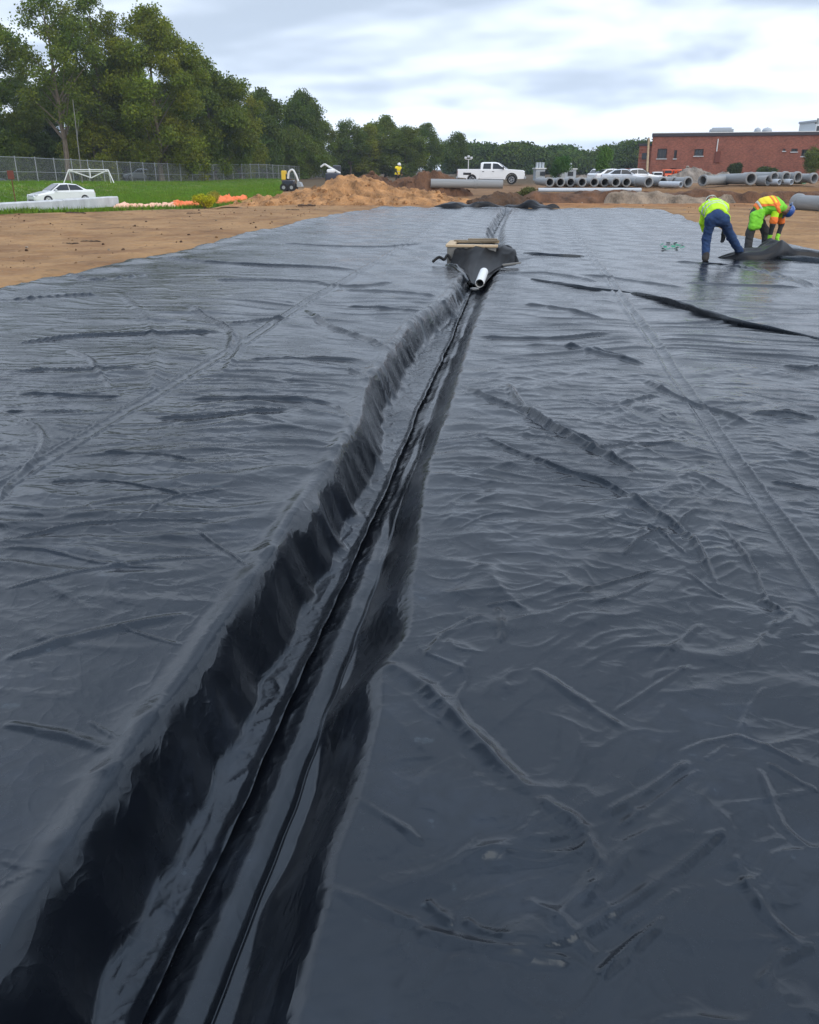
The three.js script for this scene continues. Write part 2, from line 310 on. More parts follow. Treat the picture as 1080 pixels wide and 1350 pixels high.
// right of the trench, farther
crease([[600, 505], [645, 528], [690, 545], [745, 578], [800, 606], [850, 630]], 0.035, 0.034); crease([[628, 580], [680, 602], [740, 626], [800, 642], [862, 678], [910, 712], [950, 780]], 0.035, 0.034);
crease([[668, 505], [690, 540], [735, 572], [790, 590]], 0.03, 0.028); crease([[690, 400], [740, 409], [797, 422]], 0.035, 0.03); crease([[740, 454], [790, 466], [852, 482]], 0.04, 0.03); crease([[845, 500], [880, 520], [930, 540], [990, 565]], 0.035, 0.026);
crease([[640, 365], [720, 360], [790, 372]], 0.05, 0.03); crease([[630, 442], [720, 446], [810, 442]], 0.045, 0.026); crease([[760, 360], [850, 372], [905, 380]], 0.05, 0.03); crease([[985, 552], [1040, 552], [1080, 555]], 0.03, 0.026); crease([[760, 600], [830, 590], [890, 590]], 0.03, 0.02);
crease([[1015, 635], [1050, 642], [1080, 650]], 0.026, 0.022); crease([[1030, 483], [1060, 487], [1080, 486]], 0.04, 0.026); crease([[900, 372], [985, 377], [1060, 380]], 0.05, 0.03); crease([[960, 350], [1020, 362], [1080, 380]], 0.06, 0.05); crease([[890, 345], [960, 350]], 0.05, 0.03);
crease([[805, 540], [838, 530], [862, 524]], 0.03, 0.02); crease([[690, 455], [760, 458], [830, 470]], 0.03, 0.016);
crease([[1000, 790], [1020, 800], [1032, 812]], 0.03, 0.028); crease([[955, 700], [990, 745], [1010, 790], [1030, 808]], 0.022, 0.026);
// left of the trench
crease([[15, 453], [100, 442], [200, 440], [300, 439]], 0.04, 0.042); crease([[300, 429], [340, 424], [378, 419]], 0.035, 0.034); crease([[205, 339], [270, 346], [350, 350], [482, 357]], 0.05, 0.045); crease([[280, 372], [360, 371], [436, 375]], 0.04, 0.036);
crease([[0, 493], [100, 487], [190, 485]], 0.032, 0.034); crease([[325, 476], [400, 476], [482, 478]], 0.032, 0.028); crease([[250, 527], [350, 530], [442, 536]], 0.03, 0.034); crease([[200, 553], [300, 550], [385, 545]], 0.026, 0.026);
crease([[130, 600], [215, 605], [262, 613]], 0.022, 0.022); crease([[400, 408], [436, 431], [480, 446], [526, 468]], 0.035, 0.05); crease([[458, 489], [480, 498], [500, 512]], 0.03, 0.045); crease([[445, 540], [458, 555], [468, 575]], 0.02, 0.03);
crease([[85, 460], [116, 472], [130, 490], [146, 512]], 0.028, 0.034); crease([[240, 398], [280, 422], [306, 440], [300, 470]], 0.03, 0.036); crease([[150, 382], [190, 415], [203, 450], [206, 490], [196, 530]], 0.03, 0.024); crease([[12, 548], [52, 570], [56, 595], [14, 642], [0, 665]], 0.022, 0.034);
crease([[20, 520], [90, 522], [165, 525]], 0.028, 0.026); crease([[0, 397], [60, 393], [132, 390]], 0.045, 0.04); crease([[90, 361], [125, 371], [200, 362]], 0.05, 0.045); crease([[0, 543], [60, 546], [115, 543]], 0.028, 0.024); crease([[410, 375], [470, 378], [520, 372]], 0.045, 0.03); crease([[360, 320], [480, 325], [560, 322]], 0.06, 0.03); crease([[300, 440], [320, 455], [290, 500]], 0.03, 0.02);
crease([[455, 405], [510, 408], [560, 412]], 0.035, 0.026); crease([[450, 386], [520, 385], [580, 392]], 0.04, 0.03);
crease([[0, 727], [60, 728], [140, 745], [225, 751]], 0.018, 0.020); crease([[0, 868], [60, 850], [110, 836], [180, 822], [250, 810]], 0.035, 0.030); crease([[0, 950], [85, 965], [150, 990]], 0.028, 0.016); crease([[115, 945], [150, 970], [192, 1000]], 0.012, 0.026); crease([[255, 700], [300, 730], [330, 752]], 0.012, 0.014);
crease([[0, 720], [80, 700], [180, 690], [290, 690]], 0.016, 0.012); crease([[60, 640], [150, 640], [260, 660]], 0.016, 0.014); crease([[0, 780], [90, 760], [200, 740], [300, 735]], 0.018, 0.012); crease([[0, 1165], [40, 1155], [85, 1148]], 0.012, 0.012); crease([[0, 1130], [50, 1150], [90, 1150]], 0.012, 0.012); crease([[140, 820], [220, 845], [240, 850]], 0.012, 0.010); crease([[180, 690], [230, 660], [300, 650]], 0.014, 0.010);

function creases(x, z) {
  let h = 0;
  for (const c of CREASE) {
    if (x < c.x0 || x > c.x1 || z < c.z0 || z > c.z1) continue;
    let best = 1e9, at0 = 0, side = 0; const R = c.R, n = R.length - 1;
    for (let i = 0; i < n; i++) {
      const ax = R[i][0], az = R[i][1], dx = R[i + 1][0] - ax, dz = R[i + 1][1] - az, l2 = dx * dx + dz * dz + 1e-9;
      let t = ((x - ax) * dx + (z - az) * dz) / l2; t = t < 0 ? 0 : t > 1 ? 1 : t;
      const ex = x - ax - dx * t, ez = z - az - dz * t, d = ex * ex + ez * ez;
      if (d < best) { best = d; at0 = (i + t) / n; side = dx * ez - dz * ex; }
    }
    const d = Math.sqrt(best), taper = ss(0, 0.16, at0) * ss(1, 0.84, at0), w = c.w * (0.65 + 0.35 * taper) * (1 + 0.25 * N(at0 * 4 + c.x0, 4.4));
    const k = d / w; if (k > 3.2) continue;
    h += c.a * taper * (0.85 + 0.25 * N(at0 * 6 + c.x0 * 7, 2.2)) * ((1.05 - c.cusp) * gauss(k * 0.95) + c.cusp * Math.exp(-1.7 * (Math.sqrt(k * k + 0.03) - 0.1732)) - 0.14 * gauss((k - 1.9) / 0.7));
  }
  return h;
}

// ---- the trench and the weld lines
const BOX = { x0: -1.52, x1: -0.62, z0: -17.9, z1: -16.85 };
const lipL = (z) => mix(mix(-1.15, -1.33, ss(-5.6, -7.2, z)), -1.10, ss(-10, -13.2, z)) - 0.20 * ss(-20, -30, z) + 0.034 * N(z * 1.0, 5.5) + 0.010 * N(z * 2.6, 1.2) * (1 - 0.5 * ss(-4, -2, z));
const lipR = (z) => mix(mix(-0.47, -0.60, ss(-2.6, -5.2, z)), -0.54, ss(-11, -15, z)) - 0.25 * ss(-20, -30, z) + 0.018 * N(z * 0.9, 15.5) + 0.005 * N(z * 2.6, 31.2) - 0.025 * gauss((z + 1.72) / 0.14) - 0.035 * gauss((z + 2.62) / 0.18) + 0.03 * gauss((z + 2.95) / 0.25);
const deep = (z) => mix(0.31, 0.20, ss(-9, -15, z)) * (1 + 0.15 * ss(-18, -20, z)) * (1 + 0.08 * N(z * 0.9, 2));
const toeL = (z) => { const s = lipL(z); return Math.min(s + 0.15 + 0.045 * rid(N(z * 1.9, 44)) - 0.03 + 0.03 * N(z * 4.4, 9.1), -0.90); };
const flapEdge = (z) => -0.868 + 0.012 * N(z * 0.9, 61) + 0.010 * N(z * 4, 62) - 0.03 * ss(-5, -8, z) - 0.2 * ss(-20, -30, z);
const toeR = (z) => lipR(z) - mix(0.165, 0.19, ss(-1.9, -2.8, z)) - 0.03 * N(z * 2, 90);
const inTrench = (z) => ss(-41.9, -40.5, z);
function trench(x, z, flap) {
  const d = deep(z) * inTrench(z), a = lipL(z), b = toeL(z), c = toeR(z), e = lipR(z);
  if (x < a - 0.5 || x > e + 0.5) return 0;
  // left wall: a rounded lip, then pillowed folds running down it
  const cell = N(z * 2.3 + (x - a) * 2.2, 7.7), wide = ss(-4.2, -6, z), fold = rr(N(z * mix(1.5, 0.95, wide) + 1.4 * (x - a) + 0.8 * N(z * 0.9, 1), 52.3), mix(3.4, 5.2, wide)), fold2 = sh(N(z * 1.5 - 2.4 * (x - a) + 0.9 * N(z * 0.8, 9), 23.3), 6);
  const tl = (x - a) / (b - a), wall = ss(-0.1, 0.4, tl) * ss(1.35, 0.75, tl);
  let sl = ss(-0.16, 1.02, tl);
  sl -= wall * (mix(0.16, 0.46, wide) * fold * ss(-0.35, 0.3, N(z * 0.62, 18)) + mix(0.07, 0.24, wide) * fold2 * ss(-0.25, 0.35, N(z * 0.7, 28)) + 0.10 * cell) * 0.85;
  const te = (e - x) / (e - c);
  let sr = ss(-0.42, 1.16, te);
  const wr = ss(-0.3, 0.3, te) * ss(1.3, 0.7, te);
  sr -= wr * (0.07 * rr(N(z * 0.8 - 1.2 * (x - e), 71), 4) + 0.06 * N(z * 0.8 + x * 2, 72));
  let h = -d * Math.min(sl, sr);
  h += 0.026 * gauss((x - a + 0.045) / 0.055) * (0.7 + 0.5 * N(z * 1.4, 91)) + 0.012 * gauss((x - e - 0.06) / 0.06) * (0.4 + N(z * 3, 92));
  const pinch = sh(N(z * 3.1 + 1.2 * (x - a), 33), 9) * gauss((x - a + 0.02) / 0.10) * ss(-0.05, 0.3, N(z * 1.3, 39)); h += 0.014 * pinch;
  const floor = ss(b - 0.04, b + 0.05, x) * ss(c + 0.05, c - 0.02, x);
  if (flap) h += floor * (0.0050 * sh(N(z * 3.2 + x * 5, x * 7 - z * 2), 8) + 0.0020 * sh(N(z * 9 - x * 6, x * 12 + z * 3), 5) + 0.0012 * sh(N(z * 19, x * 22 + z * 6), 4) + 0.0015 * N(z * 2.2, x * 5)) + 0.026 * ss(flapEdge(z) - 0.055, flapEdge(z), x);
  else { const f = flapEdge(z); h += 0.03 * gauss((x - f - 0.10) / 0.06) * floor - 0.014 * gauss((x - f - 0.165) / 0.007) * ss(-9, -5, z) + 0.0010 * sh(N(z * 2.4 + x * 6, x * 5), 9) * floor; }
  return h;
}
const SEAMS = [-3.0, 1.40];
function wallRun(x, z) {                                              // how much longer the sheet is than its plan, down one wall and up the other
  const d = deep(z) * inTrench(z), a = lipL(z), b = toeL(z), c = toeR(z), e = lipR(z);
  return d * (ss(-0.16, 1.02, (x - a) / (b - a)) + 1 - ss(-0.30, 1.08, (e - x) / (e - c)));
}
function seam(x, z) {
  let h = 0;
  for (const s0 of SEAMS) {
    const s = s0 + 0.04 * N(z * 0.3, s0) + 0.012 * N(z * 1.3, s0 * 2), k = x - s;
    if (k < -0.6 || k > 0.4) continue;
    const sw = mix(0.012, 0.026, ss(-8, -11, z));
    h += 0.75 * sw * gauss((k - 0.05) / sw) * (0.95 + 0.3 * N(z * 0.9, s0 + 3)) + 0.65 * sw * gauss((k + 0.06) / sw) - 0.003 * gauss((k + 0.005) / 0.03);
    h += 0.010 * sh(N(z * 1.7 - k * 2.2, s0 + 9), 9) * gauss((k + 0.20) / 0.10) * ss(0, 0.3, N(z * 0.5, s0 + 20) + 0.3);
  }
  return h;
}
function sheetAway(x, z) {                                           // the loose lateral ripples and crumples, away from the trench
  let h = 0.026 * N(x * 0.33, z * 0.28) + 0.012 * N(x * 0.9 + 3, z * 0.8);
  const far = ss(-1.8, -5, z), right = x > -0.6 ? 1 : 0;
  const w = 0.7 * N(x * 0.30, z * 0.35) + 0.25 * N(x * 1.1, z * 1.0);
  const patch = ss(-0.25, 0.35, N(x * 0.23 + 7, z * 0.33));
  if (far > 0) {
    const calm = far * mix(0.9, 0.38, ss(-8, -18, z)), patch2 = ss(-0.2, 0.3, N(x * 0.5 + 17, z * 0.5 + 3));
    h += calm * patch * 0.018 * rr(N(x * 0.22 + 2, z * 1.05 + w), 7);
    h += calm * patch * 0.017 * sh(N(x * 0.36 + 5, z * 1.9 + 1.6 * w), 9);
    h += calm * patch2 * 0.008 * sh(N(x * 0.7 + 9, z * 3.8 + 2 * w), 8);
    h += calm * (1 - 0.6 * patch) * 0.006 * sh(N(x * 1.3 + z * 0.9, z * 4.4 - x * 0.9 + w), 8);
    h += calm * 0.0012 * N(x * 2.4, z * 9 + 2 * w);
  }
  const near = 1 - ss(-5.5, -9.5, z);
  if (near > 0) {
    if (right) {
      const c = 0.80, s = 0.60, p = x * c - z * s, q = x * s + z * c, p2 = x * 0.5 + z * 0.86, q2 = -x * 0.86 + z * 0.5;   // along two ways of creasing, and across them
      const wq = 0.5 * N(x * 1.1, z * 1.1) + 0.2 * N(x * 3.1, z * 3.1), blot = 0.35 + 0.65 * ss(-0.35, 0.3, N(x * 0.9 + 31, z * 0.9)), blot2 = 0.3 + 0.7 * ss(-0.3, 0.4, N(x * 0.8 - 12, z * 0.8 + 40));
      const g1 = ss(-0.2, 0.25, N(p * 2.2 + 3, q * 1.6)), g2 = ss(-0.2, 0.25, N(x * 2.8 + 9, z * 2.4));
      const fade = near * ss(-0.55, -0.2, x);
      h += fade * blot * 0.015 * rr(N(p * 1.2 + 4, q * 2.2 + wq), 4.5);
      h += fade * blot * g1 * 0.012 * sh(N(p * 1.1 + 14, q * 2.8 + wq), 7);
      h += fade * blot2 * g2 * 0.010 * sh(N(p2 * 1.1 + 44, q2 * 3.0 + wq), 7);
      h += fade * g1 * (0.4 + 0.6 * blot) * 0.0090 * sh(N(p * 2.3 + 24, q * 5.8 + 1.6 * wq), 7.5);
      h += fade * g2 * (0.3 + 0.7 * blot2) * 0.0075 * sh(N(x * 4.0 + 2 * wq, z * 5.0 - wq), 7);
      h += fade * (0.25 + 0.75 * blot) * 0.0022 * sh(N(p * 7.2 + wq, q * 12 + 3 * wq), 5);
      h += fade * 0.0050 * N(x * 4.2 + wq, z * 5.0) + fade * 0.0010 * N(x * 13 + wq * 2, z * 15);
    } else {
      const fade = near * mix(0.30, 1, ss(-1.9, -3.2, z)) * ss(-1.2, -1.75, x), g1 = ss(-0.2, 0.25, N(x * 1.6 + 3, z * 2.2));
      h += fade * 0.010 * rr(N(x * 0.9 + 4, z * 3.2 + w), 5) + fade * g1 * 0.011 * sh(N(x * 1.5, z * 4.0 + 2 * w), 7) + fade * 0.0042 * sh(N(x * 3.4 - z * 1.5, z * 6.5 + 2 * w + x), 6) * (1 - 0.7 * g1) + fade * 0.0020 * sh(N(x * 7.1 + w, z * 12 + 3 * w), 5) + fade * 0.0030 * N(x * 3.6, z * 6.5 + w);
    }
  }
  return h;
}
function liner(x, z, flap = x < -0.87) {
  const a = lipL(z), e = lipR(z), inside = Math.max(ss(a - 0.25, a + 0.02, x) * ss(e + 0.25, e - 0.02, x), 0) * inTrench(z);
  const onSeam = Math.max(gauss((x - SEAMS[0] + 0.01) / 0.17), gauss((x - SEAMS[1] + 0.01) / 0.17));
  let h = sheetAway(x, z) * (1 - 0.8 * inside) * (1 - 0.75 * onSeam) + creases(x, z) * (1 - 0.85 * inside) + seam(x, z) + trench(x, z, flap);
  const out = Math.min(x - leftEdge(z), rightEdge(z) - x, z - LZ1);
  h += (0.05 * gauss((out - 0.35) / 0.3) * (0.5 + N(x * 1.3, z * 1.3))) - 0.055 * ss(0.12, -0.02, out) + ground(x, z) * ss(6, 0, out);
  const bx = Math.max(BOX.x0 - 0.1 - x, x - BOX.x1 - 0.4, BOX.z0 - z, z - BOX.z1); if (bx < 0.5) h -= 0.05 * ss(0.5, 0, bx);
  return h;
}
// rows lie closer together towards the front, as the folds do; each panel is a sheet of its own, lapped over its neighbour
function rows(minStep) { const z = []; let p = LZ0; while (p > LZ1) { z.push(p); const d = -p; p -= d < 1.0 ? 0.04 : cl(d * d / 1435 * 0.9, minStep, d < 12 ? 0.026 : d < 22 ? 0.042 : 0.075); } z.push(LZ1); return z; }
function panel(parent, x0, x1, step, minStep, flap, lift, dense = 0) {       // dense: columns closer together at the right (-1) or left (1) edge
  const zs = rows(minStep), nv = zs.length, nu = 2 * Math.round((x1(-5) - x0(-5)) / step / 2) + 1, J = zs.findIndex((z) => z < -9), P = [], Nn = [], U = [], I = [], first = [];
  for (let j = 0; j < nv; j++) {                                     // from J on, every second column
    first.push(P.length / 3);
    const z = zs[j], dz = j ? zs[j - 1] - zs[j] : 0.05, ez = Math.max(0.004, dz * 0.4), ex = Math.min(0.006, step * 0.5), far = j >= J;
    for (let i = 0; i < nu; i += far ? 2 : 1) {
      const u = i / (nu - 1), x = mix(x0(z), x1(z), dense > 0 ? u ** 1.7 : dense < 0 ? 1 - (1 - u) ** 1.7 : u), H = (a, b) => liner(a, b, flap) + lift(a, b);
      P.push(x, H(x, z), z + farShift(x) * ss(-40.5, LZ1, z)); U.push(x + wallRun(x, z), -z);
      const hx = (H(x + ex, z) - H(x - ex, z)) / (2 * ex), hz = (H(x, z + ez) - H(x, z - ez)) / (2 * ez), l = 1 / Math.hypot(hx, 1, hz);
      Nn.push(-hx * l, l, -hz * l);
    }
  }
  for (let j = 0; j < nv - 1; j++) {
    const A = first[j], B = first[j + 1], n = j >= J ? (nu - 1) / 2 : nu - 1;
    if (j === J - 1) for (let i = 0; i < nu - 1; i += 2) { const a = A + i, c = B + i / 2; I.push(a, a + 1, c, a + 1, c + 1, c, a + 1, a + 2, c + 1); }
    else for (let i = 0; i < n; i++) { const a = A + i, c = B + i; I.push(a, a + 1, c, a + 1, c + 1, c); }
  }
  const g = new THREE.BufferGeometry();
  g.setAttribute('position', new THREE.BufferAttribute(new Float32Array(P), 3)); g.setAttribute('normal', new THREE.BufferAttribute(new Float32Array(Nn), 3)); g.setAttribute('uv', new THREE.BufferAttribute(new Float32Array(U), 2)); g.setIndex(new THREE.BufferAttribute(new Uint32Array(I), 1));
  return part('liner_panel', g, M.liner, parent);
}
const linerThing = thing('geomembrane_liner', 'huge wrinkled black plastic liner sheet covering the bare ground with a trench down it', 'liner');
{
  const s0 = (z) => SEAMS[0] + 0.04 * N(z * 0.3, SEAMS[0]) + 0.012 * N(z * 1.3, SEAMS[0] * 2), s1 = (z) => SEAMS[1] + 0.04 * N(z * 0.3, SEAMS[1]) + 0.012 * N(z * 1.3, SEAMS[1] * 2);
  const none = () => 0;
  panel(linerThing, leftEdge, (z) => s0(z) + 0.02, 0.036, 0.02, true, none, -1);
  panel(linerThing, (z) => s0(z) - 0.10, flapEdge, 0.012, 0.011, true, (x, z) => 0.006 + 0.006 * gauss((x - s0(z) + 0.10) / 0.012));
  panel(linerThing, (z) => flapEdge(z) - 0.07, (z) => s1(z) + 0.06, 0.0080, 0.0088, false, (x, z) => 0.007 * ss(0.10, 0.0, s1(z) + 0.06 - x));
  panel(linerThing, (z) => s1(z) - 0.03, rightEdge, 0.032, 0.018, false, none, 1);
}

// folds that stand up and lean over: a lip of sheet lofted along a path
function foldGeo(path, width, height, seed, lean = 0.6, n = 90, m = 14) {
  const curve = new THREE.CatmullRomCurve3(path, false, 'centripetal'), len = curve.getLength();
  return gridGeo(m, n, (u, v) => {
    const p = curve.getPointAt(v), t = curve.getTangentAt(v), side = V(-t.z, 0, t.x).normalize();
    const tp = Math.pow(Math.max(0, Math.sin(Math.PI * cl(v, 0.0, 1))), 0.6), w = width(v) * (0.35 + 0.65 * tp), vl = v * len, h = height(v) * tp * (1 + 0.22 * N(vl * 1.3, seed)) + 0.002;
    const s = u * 2 - 1, up = Math.pow(Math.max(0, 1 - Math.abs(s) ** 2.2), 0.8);
    const across = s * w * 0.5 + lean * h * up + 0.08 * w * N(vl * 1.6, seed + 3 + u * 2);
    const lump = 1 + 0.30 * N(vl * 1.1, u * 4.5 + seed) + 0.14 * N(vl * 3.1 + 3, u * 6 + seed);
    return [p.x + side.x * across, p.y - 0.035 + (h + 0.035) * up * lump, p.z + side.z * across];
  }, (p) => [p[0], -p[2]]);
}
const onSheet = (x, y) => { const p = atLevel(x, y); p.y = liner(p.x, p.z); return p; };
{
  const f = (pts, w, h, s, lean) => part('standing_fold', foldGeo(pts.map(([x, y]) => onSheet(x, y)), () => w, () => h, s, lean, 160, 20), M.liner, linerThing);
  f([[832, 385], [860, 393], [900, 405], [940, 418], [985, 431], [1030, 439], [1085, 449]], 0.14, 0.075, 3, 1.1);
  f([[690, 334], [715, 337], [740, 338], [770, 338]], 0.12, 0.04, 7, 0.6);
  f([[700, 368], [770, 379], [835, 385]], 0.12, 0.035, 15, 0.8);
}
// the folded-back end of the liner at the far end of the trench
{
  const y = 0.02, far = (pts, w, h, s) => { const P = pts.map(([x, py, z]) => { const p = atZ(x, py, z); p.y = Math.max(0.0, ground(p.x, p.z)) + y; return p; }); const o = thing('folded_liner_end', s.label, 'liner fold'); part('fold', foldGeo(P, (v) => w * (0.8 + 0.4 * Math.sin(v * 9 + s.k)), (v) => h * (0.7 + 0.3 * Math.sin(v * 13 + s.k)), s.k, 0.3, 120, 20), M.linerPlain, o); return o; };
  far([[572, 275, -42.6], [605, 274, -42.7], [640, 273, -42.9], [668, 273, -43.0]], 0.9, 0.30, { k: 5, label: 'black liner end folded back left of the trench notch below the dark mound' });
  far([[664, 273, -43.0], [690, 273, -42.9], [715, 273, -42.7], [738, 274, -42.6]], 0.9, 0.30, { k: 8, label: 'black liner end folded back right of the trench notch' });
}

// ---------------------------------------------------------------- heaps of soil
function heap(name, label, mat, x, y, D, w, h, d, seed, opt = {}) {     // centre of its foot in the picture, distance ahead; width, height, depth
  const c = at(x, y, D), o = thing(name, label, 'dirt pile', [c.x, ground(c.x, c.z) - 0.08, c.z], YAW);
  const n = opt.n || 90, peaks = opt.peaks || [[0, 0, 1, 1]];
  const g = gridGeo(n, n, (u, v) => {
    const a = u * 2 - 1, b = v * 2 - 1; let t = 0;
    for (const [px, pz, ph, pw] of peaks) { const r = Math.hypot((a - px) / pw, (b - pz) / (0.75 * pw)) ; t = Math.max(t, ph * Math.pow(Math.max(0, 1 - r), 0.9)); }
    const X = a * w / 2, Z = -b * d / 2, e = ss(0, 0.12, t);
    const l = e * (0.30 * fbm(X * 0.8 + seed, Z * 0.8, 5) + 0.30 * Math.abs(fbm(X * 2.1 + seed, Z * 2.1 + 3, 3)) + 0.07 * N(X * 5 + seed, Z * 5)) * Math.min(1.2, h);
    return [X + 0.12 * N(Z * 2, X * 2 + seed) * e, t * h + l - 0.02 , Z];
  });
  part('soil', g, mat, o);
  const r = rng(seed * 77 + 1), lumps = [];                            // clods that show one by one from here only as grain
  for (let k = 0; k < (opt.clods || 160); k++) {
    const i = fl(r() * n * n) * 3, P = g.attributes.position.array; if (P[i + 1] < 0.05 * h) continue;
    const s = 0.05 + 0.16 * r() ** 3, q = new THREE.DodecahedronGeometry(s, 0); q.scale(1, 0.7, 0.9).rotateY(r() * 6).rotateX(r() * 2).translate(P[i], P[i + 1], P[i + 2]); lumps.push(q);
  }
  if (lumps.length) stuffOf(part('clods', lumps, mat, o));
  return o;
}
heap('dirt_pile', 'tall tan dirt pile with a pointed top left of the brown heap', M.tan, 465, 258, 50, 13.5, 1.60, 9, 3, { peaks: [[0.0, 0, 0.92, 0.66], [0.10, 0.1, 0.85, 0.5], [-0.2, 0.05, 0.6, 0.6], [-0.5, 0.1, 0.36, 0.5], [0.42, 0.25, 0.5, 0.6], [-0.15, 0.35, 0.45, 0.6]], n: 110, clods: 320 });
heap('dirt_pile', 'low spread of tan dirt lumps between the pointed tan pile and the liner', M.tan, 545, 262, 46, 12, 0.55, 4, 5, { peaks: [[-0.5, 0, 1, 0.5], [0, 0, 0.8, 0.5], [0.45, 0, 0.7, 0.5], [-0.2, 0.2, 0.8, 0.5]], clods: 260 });
heap('dirt_pile', 'low tan dirt bank tailing off left towards the orange netting', M.tan, 375, 260, 47, 7, 0.55, 4, 6, { peaks: [[0.4, 0, 1, 0.6], [-0.1, 0, 0.7, 0.55], [-0.5, 0, 0.35, 0.5]], clods: 200 });
heap('dirt_pile', 'wide dark brown dirt pile behind the tan one', M.brown, 528, 250, 58, 10, 1.65, 8, 8, { peaks: [[-0.38, 0, 0.92, 0.6], [0.12, 0, 0.8, 0.6], [0.48, 0, 1, 0.5], [0.3, 0, 0.95, 0.5]], n: 110, clods: 260 });
heap('dirt_pile', 'small dark earth mound at the far end of the trench', M.dark, 662, 270, 45.6, 4.6, 0.78, 3, 9, { peaks: [[-0.1, 0, 1, 0.8], [0.3, 0, 0.8, 0.7]], clods: 120 });
heap('dirt_pile', 'grey gravel pile in front of the brick building', M.gravel, 925, 238, 92, 10, 1.75, 7, 12, { peaks: [[-0.2, 0, 1, 0.75], [0.45, 0, 0.72, 0.6]], clods: 60 });
heap('dirt_pile', 'pale grey stone pile beside the small grey hut', M.gravel, 783, 238, 105, 10, 1.3, 7, 13, { peaks: [[0.1, 0, 1, 0.8], [-0.5, 0, 0.35, 0.6]], clods: 40 });
{ // the low brown bank below the row of pipes
  const mk = (x0, x1, D, h, depth, mat, label, seed) => {
    const a = at(x0, 255, D), b = at(x1, 255, D), len = a.distanceTo(b), c = a.clone().add(b).multiplyScalar(0.5);
    const o = thing('soil_bank', label, 'soil bank', [c.x, ground(c.x, c.z) - 0.05, c.z], YAW), n = fl(len / 0.14);
    part('soil', gridGeo(n, 30, (u, v) => { const X = (u - 0.5) * len, b2 = v * 2 - 1, e = ss(1, 0.86, Math.abs(u * 2 - 1)), t = ss(-1, -0.45, b2) * ss(1, 0.30, b2) * e; return [X, t * h * (1 + 0.9 * fbm(X * 0.35 + seed, b2, 4)) + t * 0.2 * fbm(X * 1.6 + seed, b2 * 3, 4), -b2 * depth / 2 + 0.35 * fbm(X * 0.4 + seed, 2, 3)]; }), mat, o);
    return o;
  };
  mk(672, 1110, 49.2, 0.52, 3.0, M.brown, 'long low brown soil bank below the row of grey pipes', 21);
  mk(790, 970, 48.6, 0.50, 2.4, M.greyDirt, 'crusted grey soil bank in front of the brown one below the pipes', 24);
}

// ---------------------------------------------------------------- grass and the chain-link fence
{
  const nu = 150, nv = 130, q0 = -0.80, q1 = -0.145;
  const front = (q) => (q < -0.39 ? mix(31.4, 39.0, cl((q + 0.55) / 0.16)) : mix(39.0, 49.5, cl((q + 0.39) / 0.19))) + 0.35 * N(q * 40, 3) + 0.3 * N(q * 130, 8);
  const backD = (q) => { let D = 200; for (let k = 0; k < FENCE.length - 1; k++) { const [a, b] = [FENCE[k], FENCE[k + 1]]; const d0 = a[1] - q * a[0], d1 = b[1] - q * b[0]; if (d0 <= 0 && d1 >= 0) D = mix(a[0], b[0], d0 / (d0 - d1)); } if (FENCE[0][1] - q * FENCE[0][0] > 0) D = 51; return D + 3; };
  const g = gridGeo(nu, nv, (u, v) => {
    const q = mix(q0, q1, u), D = mix(front(q), backD(q), v), p = HD(D, q * D);
    return [p.x, ground(p.x, p.z) + 0.05 + 0.04 * fbm(p.x * 0.7, p.z * 0.7, 3) * ss(0, 0.05, v) - 0.06 * ss(0.02, 0, v), p.z];
  });
  structure('grass_field', g, M.grass);
  const r = rng(5), blade = new THREE.BufferGeometry(), P = [], n = 7;
  for (let k = 0; k < n; k++) { const a = r() * 6.28, x = (r() - 0.5) * 0.3, z = (r() - 0.5) * 0.3, h = 0.05 + 0.08 * r(), c = Math.cos(a) * 0.014, s = Math.sin(a) * 0.014, lx = (r() - 0.5) * 0.1, lz = (r() - 0.5) * 0.1; P.push(x - c, 0, z - s, x + c, 0, z + s, x + lx, h, z + lz); }
  blade.setAttribute('position', new THREE.BufferAttribute(new Float32Array(P), 3)); blade.computeVertexNormals();
  const cnt = 42000, m = new THREE.InstancedMesh(blade, M.leafFar, cnt), q4 = new THREE.Quaternion(), c = new THREE.Color();
  for (let k = 0; k < cnt; k++) {
    const q = mix(q0 + 0.1, q1, r()), f = front(q), b = backD(q), D = mix(f, b, Math.pow(r(), 1.15)), p = HD(D, q * D);
    p.y = ground(p.x, p.z) + 0.05; q4.setFromAxisAngle(V(0, 1, 0), r() * 6.28);
    const s = 0.7 + 0.9 * r() + (D - f < 0.8 ? 0.4 : 0);
    m.setMatrixAt(k, new THREE.Matrix4().compose(p, q4, V(s, s * (0.7 + 0.6 * r()), s)));
    const t = r(), y = 0.5 + fbm(p.x * 0.3, p.z * 0.3, 3); m.setColorAt(k, c.setRGB(mix(0.09, 0.19, t * y), mix(0.15, 0.27, t), 0.022));
  }
  m.name = 'grass_blades'; m.castShadow = m.receiveShadow = true; scene.add(m); stuffOf(tag(m, 'green grass growing on the bank below the chain-link fence', 'grass'));
}
